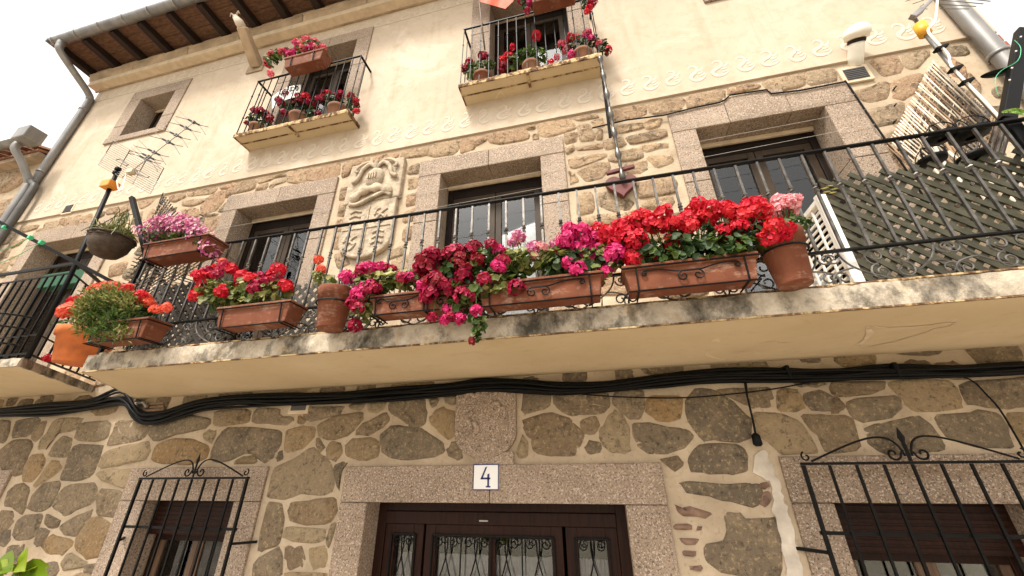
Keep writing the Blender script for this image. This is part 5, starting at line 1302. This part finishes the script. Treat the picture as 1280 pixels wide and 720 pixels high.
for k in range(34):
    x_ = rf.uniform(1165, 1270); y_ = 150+(x_-1165)*.55+rf.uniform(0, 60); MB().tube([W(x_, y_, -.62), W(x_+rf.uniform(20, 50), y_+rf.uniform(25, 60), -.6)], .010, 6).build('cane', rf.choice(['cane_brown', 'cane_dark', 'cane_pale']), CF, True)
# dark willow fan at the left
LF = thing('willow_trellis', 'dark diamond willow trellis rising to a point behind the petunia trough', 'trellis', W(200, 400, -.93))
apex = (204, 241)
for k in range(30):
    t = k/29
    # left edge goes apex->(148,335)->(140,400); right edge apex->(262,320)
    a = (204+(262-204)*t, 241+(322-241)*t); e = (204+(150-204)*t*1.0-8+rf.uniform(-3, 3), 262+t*140)
    MB().tube([W(*a, -.93), W(*e, -.93)], .0065, 5).build('cane', 'cane_dark', LF)
    a = (204+(146-204)*t, 241+(372-241)*t); e = (212+(258-212)*min(1, t*1.3)+rf.uniform(-3, 3), 262+t*140)
    MB().tube([W(*a, -.945), W(*e, -.945)], .0065, 5).build('cane', 'cane_dark' if k % 3 else 'cane_brown', LF)
PO = thing('post', 'short black square post leaning beside the petunia trough', 'post', W(178, 297, -1.02))
MB().bar(W(165, 247, -1.02), W(186, 330, -1.02), .045, .045).build('shaft', 'black_plastic', PO, False, .004)
# right: black post with fairy lights
T = thing('light_post', 'stout black post with a string of fairy lights at the railing end', 'post', (W(1262, 160, -1.08).x, -1.08, ZS1))
a, c = W(1259, 150, -1.08), W(1279, 38, -1.08)
MB().bar((a.x-.02, -1.08, ZS1), a, .07, .05).bar(a, c, .075, .05).build('shaft', 'black_plastic', T, False, .006)
MB().tube(smooth_path([W(1248, 120, -1.13), W(1244, 100, -1.16), W(1252, 88, -1.14), W(1272, 76, -1.12), W(1276, 60, -1.12), W(1268, 50, -1.12)], 4), .0018, 4).build('light_string', 'cord_green', T)
for x_, y_ in ((1276, 46), (1270, 64), (1265, 85), (1262, 100)): MB().lathe([(.001, -.007), (.007, 0), (.001, .007)], 6, W(x_, y_, -1.13)).build('bulb', 'white_plastic', T, True)
MB().lathe([(.02, -.01), (.13, 0), (.02, .01)], 20, W(1254, 90, -1.04), 1, .3).build('reel', 'black_plastic', T, True)
# hanging black saucers
for i, (x_, y_, wp) in enumerate(((1176, 172, 30), (1213, 169, 38), (1165, 201, 30), (1217, 197, 32))):
    c = W(x_, y_, -.95); r_ = wp/2*pxm(c); lb = ('small black hanging saucer in wire hoops, upper one over the lattice', 'largest black hanging saucer in wire hoops under the light post', 'small black hanging saucer low over the green lattice', 'black hanging saucer below the largest one')[i]
    T = thing('hanging_saucer', lb, 'saucer', c, 'black hanging saucers')
    MB().lathe([(r_*.3, -.02), (r_*.9, -.012), (r_, .012), (r_*.93, .012), (r_*.8, -.002), (.001, -.006)], 20, c, 1, 1, False).build('dish', 'black_plastic', T, True)
    for k in range(2):
        an = k*math.pi/2+.5; MB().tube([(c.x+r_*math.cos(an)*math.cos(math.pi*t/12), c.y+r_*math.sin(an)*math.cos(math.pi*t/12), c.z+.01+r_*1.3*math.sin(math.pi*t/12)) for t in range(13)], .004, 4).build('hoop', 'iron', T)
    MB().tube([(c.x, c.y, c.z+.01+r_*1.3), (c.x, c.y, c.z+.01+r_*1.3+.1)], .003, 4).build('hook', 'iron', T)
# fern frond
T = thing('fern', 'bright green fern frond in a small pot hung on the light post', 'fern', W(1300, 152, -1.18))
lb = MB(); st_ = [W(1292, 146, -1.18), W(1280, 141, -1.18), W(1268, 139, -1.18), W(1254, 140, -1.18)]; sp = smooth_path(st_, 7)
lb.tube(sp, .003, 4)
for i, p in enumerate(sp):
    L = .055*(1-i/len(sp))+.006
    for s in (-1, 1): leaf_long(lb, p, Vector((-.5, -.2, s*1.0)), L, .014, 0)
lb.build('frond', 'leaf_fern', T)
c = W(1306, 156, -1.18); MB().lathe([(.04, -.1), (.06, 0), (.055, 0), (.05, -.02)], 14, c).build('pot', 'black_plastic', T, True)
# ---- antennas
T = thing('tv_antenna', 'spiky television antenna with wire grid reflector on the corner balcony mast', 'antenna', (-5.22, -1.12, LZ1))
top = W(147, 214, -1.1)
MB().tube([(-5.22, -1.12, LZ1), W(88, 345, -1.12), top], .022, 8).build('mast', 'black_plastic', T, True)
q = W(139, 233, -1.1); MB().box(q.x-.07, q.x+.07, -1.17, -1.06, q.z-.045, q.z+.05).build('amplifier', 'orange_plastic', T, False, .008)
for z in (.0, .06): MB().lathe([(.03, 0), (.034, .02), (.03, .04)], 8, (top.x+.01, -1.11, top.z-.06+z)).build('clamp', 'iron', T)
Ya = -1.05; OA = lambda x, y: (130+x*.15284, 130+y*.15284)
b0, b1 = W(*OA(230, 545), Ya-.05), W(*OA(740, 145), Ya+.35)
MB().tube([W(*OA(150, 600), Ya-.05), b0, b1], .0055, 6).build('boom', 'aerial', T)
def onboom(x): return (x-230)/510
for nx, ny in ((735, 150), (670, 195), (590, 255), (525, 310), (410, 395), (365, 432), (345, 450)):
    Y = Ya-.05+.40*onboom(nx); p = W(*OA(nx, ny), Y); el = MB(); m = 1
    el.box(p.x-.018, p.x+.018, p.y-.018, p.y+.018, p.z-.018, p.z+.018)
    hub = [W(*OA(nx-45, ny-22), Y), W(*OA(nx+45, ny+22), Y)]
    MB().bar(hub[0], hub[1], .022, .022).build('insulator', 'black_plastic', T)
    for (dx, dy, dY) in ((-125, -100, .12), (-150, -48, -.12), (120, 38, .12), (95, 100, -.12)):
        h_ = hub[0] if dx < 0 else hub[1]; el.tube([h_, W(*OA(nx+dx, ny+dy), Y+dY)], .0045, 5)
    el.build('director', 'aerial', T)
TL, TR, BR, BL = (142, 176), (205, 210), (188, 242), (123, 206); gy = lambda t: Ya-.02-.1*abs(t-.5)
for k in range(15):
    t = k/14; a = (TL[0]+(BL[0]-TL[0])*t, TL[1]+(BL[1]-TL[1])*t); e = (TR[0]+(BR[0]-TR[0])*t, TR[1]+(BR[1]-TR[1])*t)
    MB().tube([W(*a, gy(t)), W(*e, gy(t))], .0035, 4).build('grid_bar', 'aerial', T)
for s in (0, .33, .66, 1): MB().tube([W(TL[0]+(TR[0]-TL[0])*s+(BL[0]-TL[0]+(BR[0]-TR[0]-BL[0]+TL[0])*s)*t, TL[1]+(TR[1]-TL[1])*s+(BL[1]-TL[1]+(BR[1]-TR[1]-BL[1]+TL[1])*s)*t, gy(t)) for t in (0, .5, 1)], .005, 4).build('grid_bar', 'aerial', T)
q = W(*OA(225, 555), Ya-.06); MB().box(q.x-.05, q.x+.05, q.y-.03, q.y+.03, q.z-.03, q.z+.03).build('junction_box', 'trim_cream', T, False, .006)
MB().tube([W(*OA(x_, y_), Ya-.06) for x_, y_ in ((100, 455), (130, 450), (200, 495), (185, 505), (110, 470), (100, 455))], .006, 5).tube([W(*OA(x_, y_), Ya-.06) for x_, y_ in ((255, 545), (290, 545), (370, 595), (355, 605), (270, 570), (255, 545))], .006, 5).build('dipole', 'aerial', T)
MB().tube(smooth_path([W(158, 216, Ya-.06), W(155, 226, Ya-.08), W(152, 238, Ya-.1), W(148, 236, Ya-.1), W(146, 226, Ya-.08)], 4), .006, 5).build('cable', 'white_plastic', T)
T = thing('tv_antenna', 'pale television antenna with yellow capped mast rising over the cane fan', 'antenna', W(1248, 150, -.62))
MB().tube([W(1252, 152, -.62), W(1190, 84, -.62), W(1154, 40, -.62), W(1140, 18, -.62)], .015, 10).build('mast', 'zinc', T, True)
q = W(1153, 36, -.63); MB().tube([W(1157, 43, -.63), W(1149, 31, -.63)], .045, 14).build('cap', 'yellow_plastic', T, True)
MB().bar(W(1140, 22, -.66), W(1152, 12, -.66), .05, .05).bar(W(1150, 14, -.66), W(1172, -8, -.66), .03, .03).build('clamp', 'steel', T, False, .006)
MB().tube(smooth_path([W(1172, -8, -.66), W(1171, 10, -.68), W(1168, 28, -.68), W(1160, 38, -.68), W(1170, 52, -.68), W(1185, 68, -.66), W(1189, 82, -.66), W(1205, 100, -.66), W(1228, 124, -.66), W(1252, 150, -.66)], 4), .010, 6).build('cable', 'white_plastic', T, True)
for s, tip_ in ((-1, (1105, 4)), (1, (1265, 4))):
    for k in range(7):
        a = (1165+s*10, -22+k*5.5); e = (tip_[0]-s*k*9, tip_[1]-12+k*3.2); MB().tube([W(*a, -.6), W(*e, -.5)], .004, 4).build('grid_bar', 'aerial', T)
for x_, y_ in ((1178, 60), (1196, 86), (1210, 102)): MB().bar(W(x_-9, y_+3, -.66), W(x_+5, y_-2, -.66), .02, .05).build('clamp', 'iron', T)
# ---- clothes rod with cords, washing lines
a, c = WZ(-20, 266, 4.46), WZ(196, 377, 4.46)
T = thing('clothes_rod', 'black iron clothes line arm with green cords crossing the corner balcony', 'clothes line', (-5.3, -1.1, 4.46))
A_, B_ = W(-30, 262, -1.55), W(185, 376, -.95)
MB().bar(A_, B_, .032, .022).build('arm', 'iron', T)
for p, e in (((38, 297), (-20, 318)), ((52, 303), (-20, 336)), ((6, 284), (-20, 292))):
    MB().tube(smooth_path([W(*p, -1.42), W((p[0]+e[0])/2, (p[1]+e[1])/2+3, -1.4), W(*e, -1.4)], 3), .003, 4).build('cord', 'cord_green', T)
    MB().box(*[v for t in zip([x_-.018 for x_ in W(*p, -1.44)], [x_+.018 for x_ in W(*p, -1.44)]) for v in t]).build('cord_clip', 'cord_green', T, False, .004)
T = thing('washing_lines', 'three thin washing lines strung across the balcony openings', 'washing lines', W(640, 250, -.35))
for ya, yb in ((268, 108), (290, 130), (312, 150)):
    p, q = W(250, ya, -.05), W(1120, yb, -.05); MB().tube([p.lerp(q, t/8)+Vector((0, 0, -.03*math.sin(math.pi*t/8))) for t in range(9)], .0025, 4).build('line', 'string_white', T)
    for e in (p, q): MB().bar((e.x, -.055, e.z), (e.x, 0, e.z), .010).build('bracket', 'iron', T)
# ---- heart and sword ornament
p0, p1 = W(750, 72, -.34), W(779, 226, -.12)
T = thing('sword_ornament', 'carved rod stuck through a dark red heart hanging from the flag balcony', 'ornament', p1)
n_ = 44; pts = [p0.lerp(p1, k/n_) for k in range(n_+1)]; rad = [.020+.014*(1 if k % 7 in (0, 1) else 0)-.007*(1 if k % 7 in (3, 5) else 0) for k in range(n_+1)]
MB().tube(pts, rad, 8).build('rod', 'rod_metal', T, True)
MB().bar(W(752, 84, -.27), W(763, 172, -.10), .035, .02).build('backing_bar', 'iron', T)
q0, q1 = W(758, 217, -.09), W(793, 208, -.09); MB().bar(q0, q1, .045, .04).build('crossbar', 'heart_wood', T, False, .008)
hc = W(777, 231, -.07); s_ = 19*pxm(hc)
hp = []
for k in range(28):
    t = 2*math.pi*k/28; hp.append((hc.x+s_*(16*math.sin(t)**3)/16, hc.z+s_*(13*math.cos(t)-5*math.cos(2*t)-2*math.cos(3*t)-math.cos(4*t))/16*.98))
MB().prism(hp, -.085, -.025).build('heart', 'heart_wood', T, False, .014)
# ---- flag and sale banner
T = thing('flag', 'orange red flag hanging from a pole over the upper balcony', 'flag', W(601, 60, -.36))
MB().tube([W(606, 62, -.36), W(601, 20, -.36), W(596, -30, -.36)], .012, 8).build('pole', 'wood_brown', T, True)
vs = []; fs = []
for i in range(9):
    for j in range(7):
        u, v = i/8, j/6; px = 600+u*42; py = -34+v*(36+12*u if u < .75 else 45-40*(u-.75)); vs.append(tuple(W(px, py, -.36+.04*math.sin(u*9+v*3))))
for i in range(8):
    for j in range(6): fs.append((i*7+j, i*7+j+1, i*7+8+j, i*7+7+j))
MB().add(vs, fs).build('cloth', 'flag_red', T, True)
T = thing('banner', 'small crumpled white banner lettered VENDO tied behind the gargoyle balcony bars', 'banner', W(357, 118, -.27))
vs = []; fs = []
Q = lambda u, v: W(340+u*36, 121-u*15+v*15-4*math.sin(u*3.1), -.275-.012*math.sin(u*8+v*2))
for i in range(13):
    for j in range(6): vs.append(tuple(Q(i/12, j/5)))
for i in range(12):
    for j in range(5): fs.append((i*6+j, i*6+j+1, i*6+7+j, i*6+6+j))
MB().add(vs, fs).build('cloth', 'paper', T, True)
GL = {'V': [((0, 0), (.5, 1)), ((.5, 1), (1, 0))], 'E': [((0, 0), (0, 1)), ((0, 0), (1, 0)), ((0, .5), (.8, .5)), ((0, 1), (1, 1))], 'N': [((0, 1), (0, 0)), ((0, 0), (1, 1)), ((1, 1), (1, 0))], 'D': [((0, 0), (0, 1)), ((0, 0), (.7, .1)), ((.7, .1), (1, .5)), ((1, .5), (.7, .9)), ((.7, .9), (0, 1))], 'O': [((.3, 0), (.7, 0)), ((.7, 0), (1, .5)), ((1, .5), (.7, 1)), ((.7, 1), (.3, 1)), ((.3, 1), (0, .5)), ((0, .5), (.3, 0))]}
b = MB()
for i, ch in enumerate('VENDO'):
    for (ax, ay), (bx, by) in GL[ch]:
        u = lambda t: .28+i*.135+t*.1; v = lambda t: .12+t*.34
        pts = [Q(u(ax+(bx-ax)*t), v(ay+(by-ay)*t))+Vector((0, -.006, 0)) for t in (0, .5, 1)]; b.tube(pts, .006, 4)
b.build('lettering', 'ink_dark', T)
# ================================================================ neighbour at the left
NB = thing('neighbour_house', 'lower stone house with clay tile roof and zinc gutter beyond the left corner', 'house', (-13, 0, 0))
ez = W(40, 190, -.3).z; print('neighbour eave', W(40, 190, -.3), W(84, 168, -.3))
MB().box(-18, X0-.06, -.05, 6, -.5, ez+.0).build('wall', 'mortar', NB)
r_ = random.Random(77)
for k in range(46):
    x = r_.uniform(-13.2, X0-.35); z = r_.uniform(4.6, ez-.3); w_, h_ = r_.uniform(.4, .9), r_.uniform(.25, .5); q = [(x+w_/2*math.copysign(abs(math.cos(a))**.7, math.cos(a)), z+h_/2*math.copysign(abs(math.sin(a))**.7, math.sin(a))) for a in [2*math.pi*j/8+.3 for j in range(8)]]
    s = stone(q, 'stone_warm', .02+k*.0006); s.v = [(vx, vy-.05, vz) for vx, vy, vz in s.v]; build_stone(s, 'stone', 'stone_warm', NB)
MB().box(-18, X0-.06, -.22, -.04, ez+.002, ez+.1).build('eave', 'cornice_stone', NB)
x = -18
for k in range(33):
    x = X0-.2-k*.235
    MB().add([(x+.105*math.cos(math.pi*t/6)*e, y, z+.08*math.sin(math.pi*t/6)*e) for (y, z) in ((-.42, ez+.15), (.9, ez+.62)) for e in (1, .82) for t in range(7)], [(t+1, t, 14+t, 15+t) for t in range(6)]+[(7+t, 8+t, 22+t, 21+t) for t in range(6)]+[(t, t+1, t+8, t+7) for t in range(6)]).build('roof_tile', 'tile_roof', NB, True)
MB().add([(-18, -.25, ez+.102), (X0-.06, -.25, ez+.102), (X0-.06, 6, ez+2.2), (-18, 6, ez+2.2), (-18, -.25, ez+.15), (X0-.06, -.25, ez+.15), (X0-.06, 6, ez+2.3), (-18, 6, ez+2.3)], [(0, 3, 2, 1), (4, 5, 6, 7), (0, 1, 5, 4), (1, 2, 6, 5), (2, 3, 7, 6), (3, 0, 4, 7)]).build('roof', 'tile_roof', NB)
gx = W(35, 183, -.5).x
MB().sweep_x([(-.5+a, ez+.1+b_) for a, b_ in gp][::-1]+[(-.5+a*.9, ez+.1+b_*.9) for a, b_ in gp], -18, gx).build('gutter', 'zinc', NB, True)
MB().box(gx-.30, gx+.02, -.64, -.38, ez-.02, ez+.26).build('hopper', 'zinc', NB, False, .02)
q = Vector((gx-.35, -.5, ez+.02))
MB().tube(smooth_path([q, q+Vector((0, 0, -.15)), q+Vector((.05, .15, -.35)), q+Vector((.08, .34, -.65)), q+Vector((.08, .37, -.9)), q+Vector((.08, .37, -3)), q+Vector((.08, .37, -6))], 5), .06, 12).build('downpipe', 'zinc', NB, True)
MB().tube(smooth_path([q+Vector((.08, .34, -.62)), q+Vector((.22, .36, -.72)), q+Vector((.30, .37, -1.0)), q+Vector((.30, .37, -3)), q+Vector((.30, .37, -6))], 4), .055, 12).build('downpipe', 'vent_grey', NB, True)
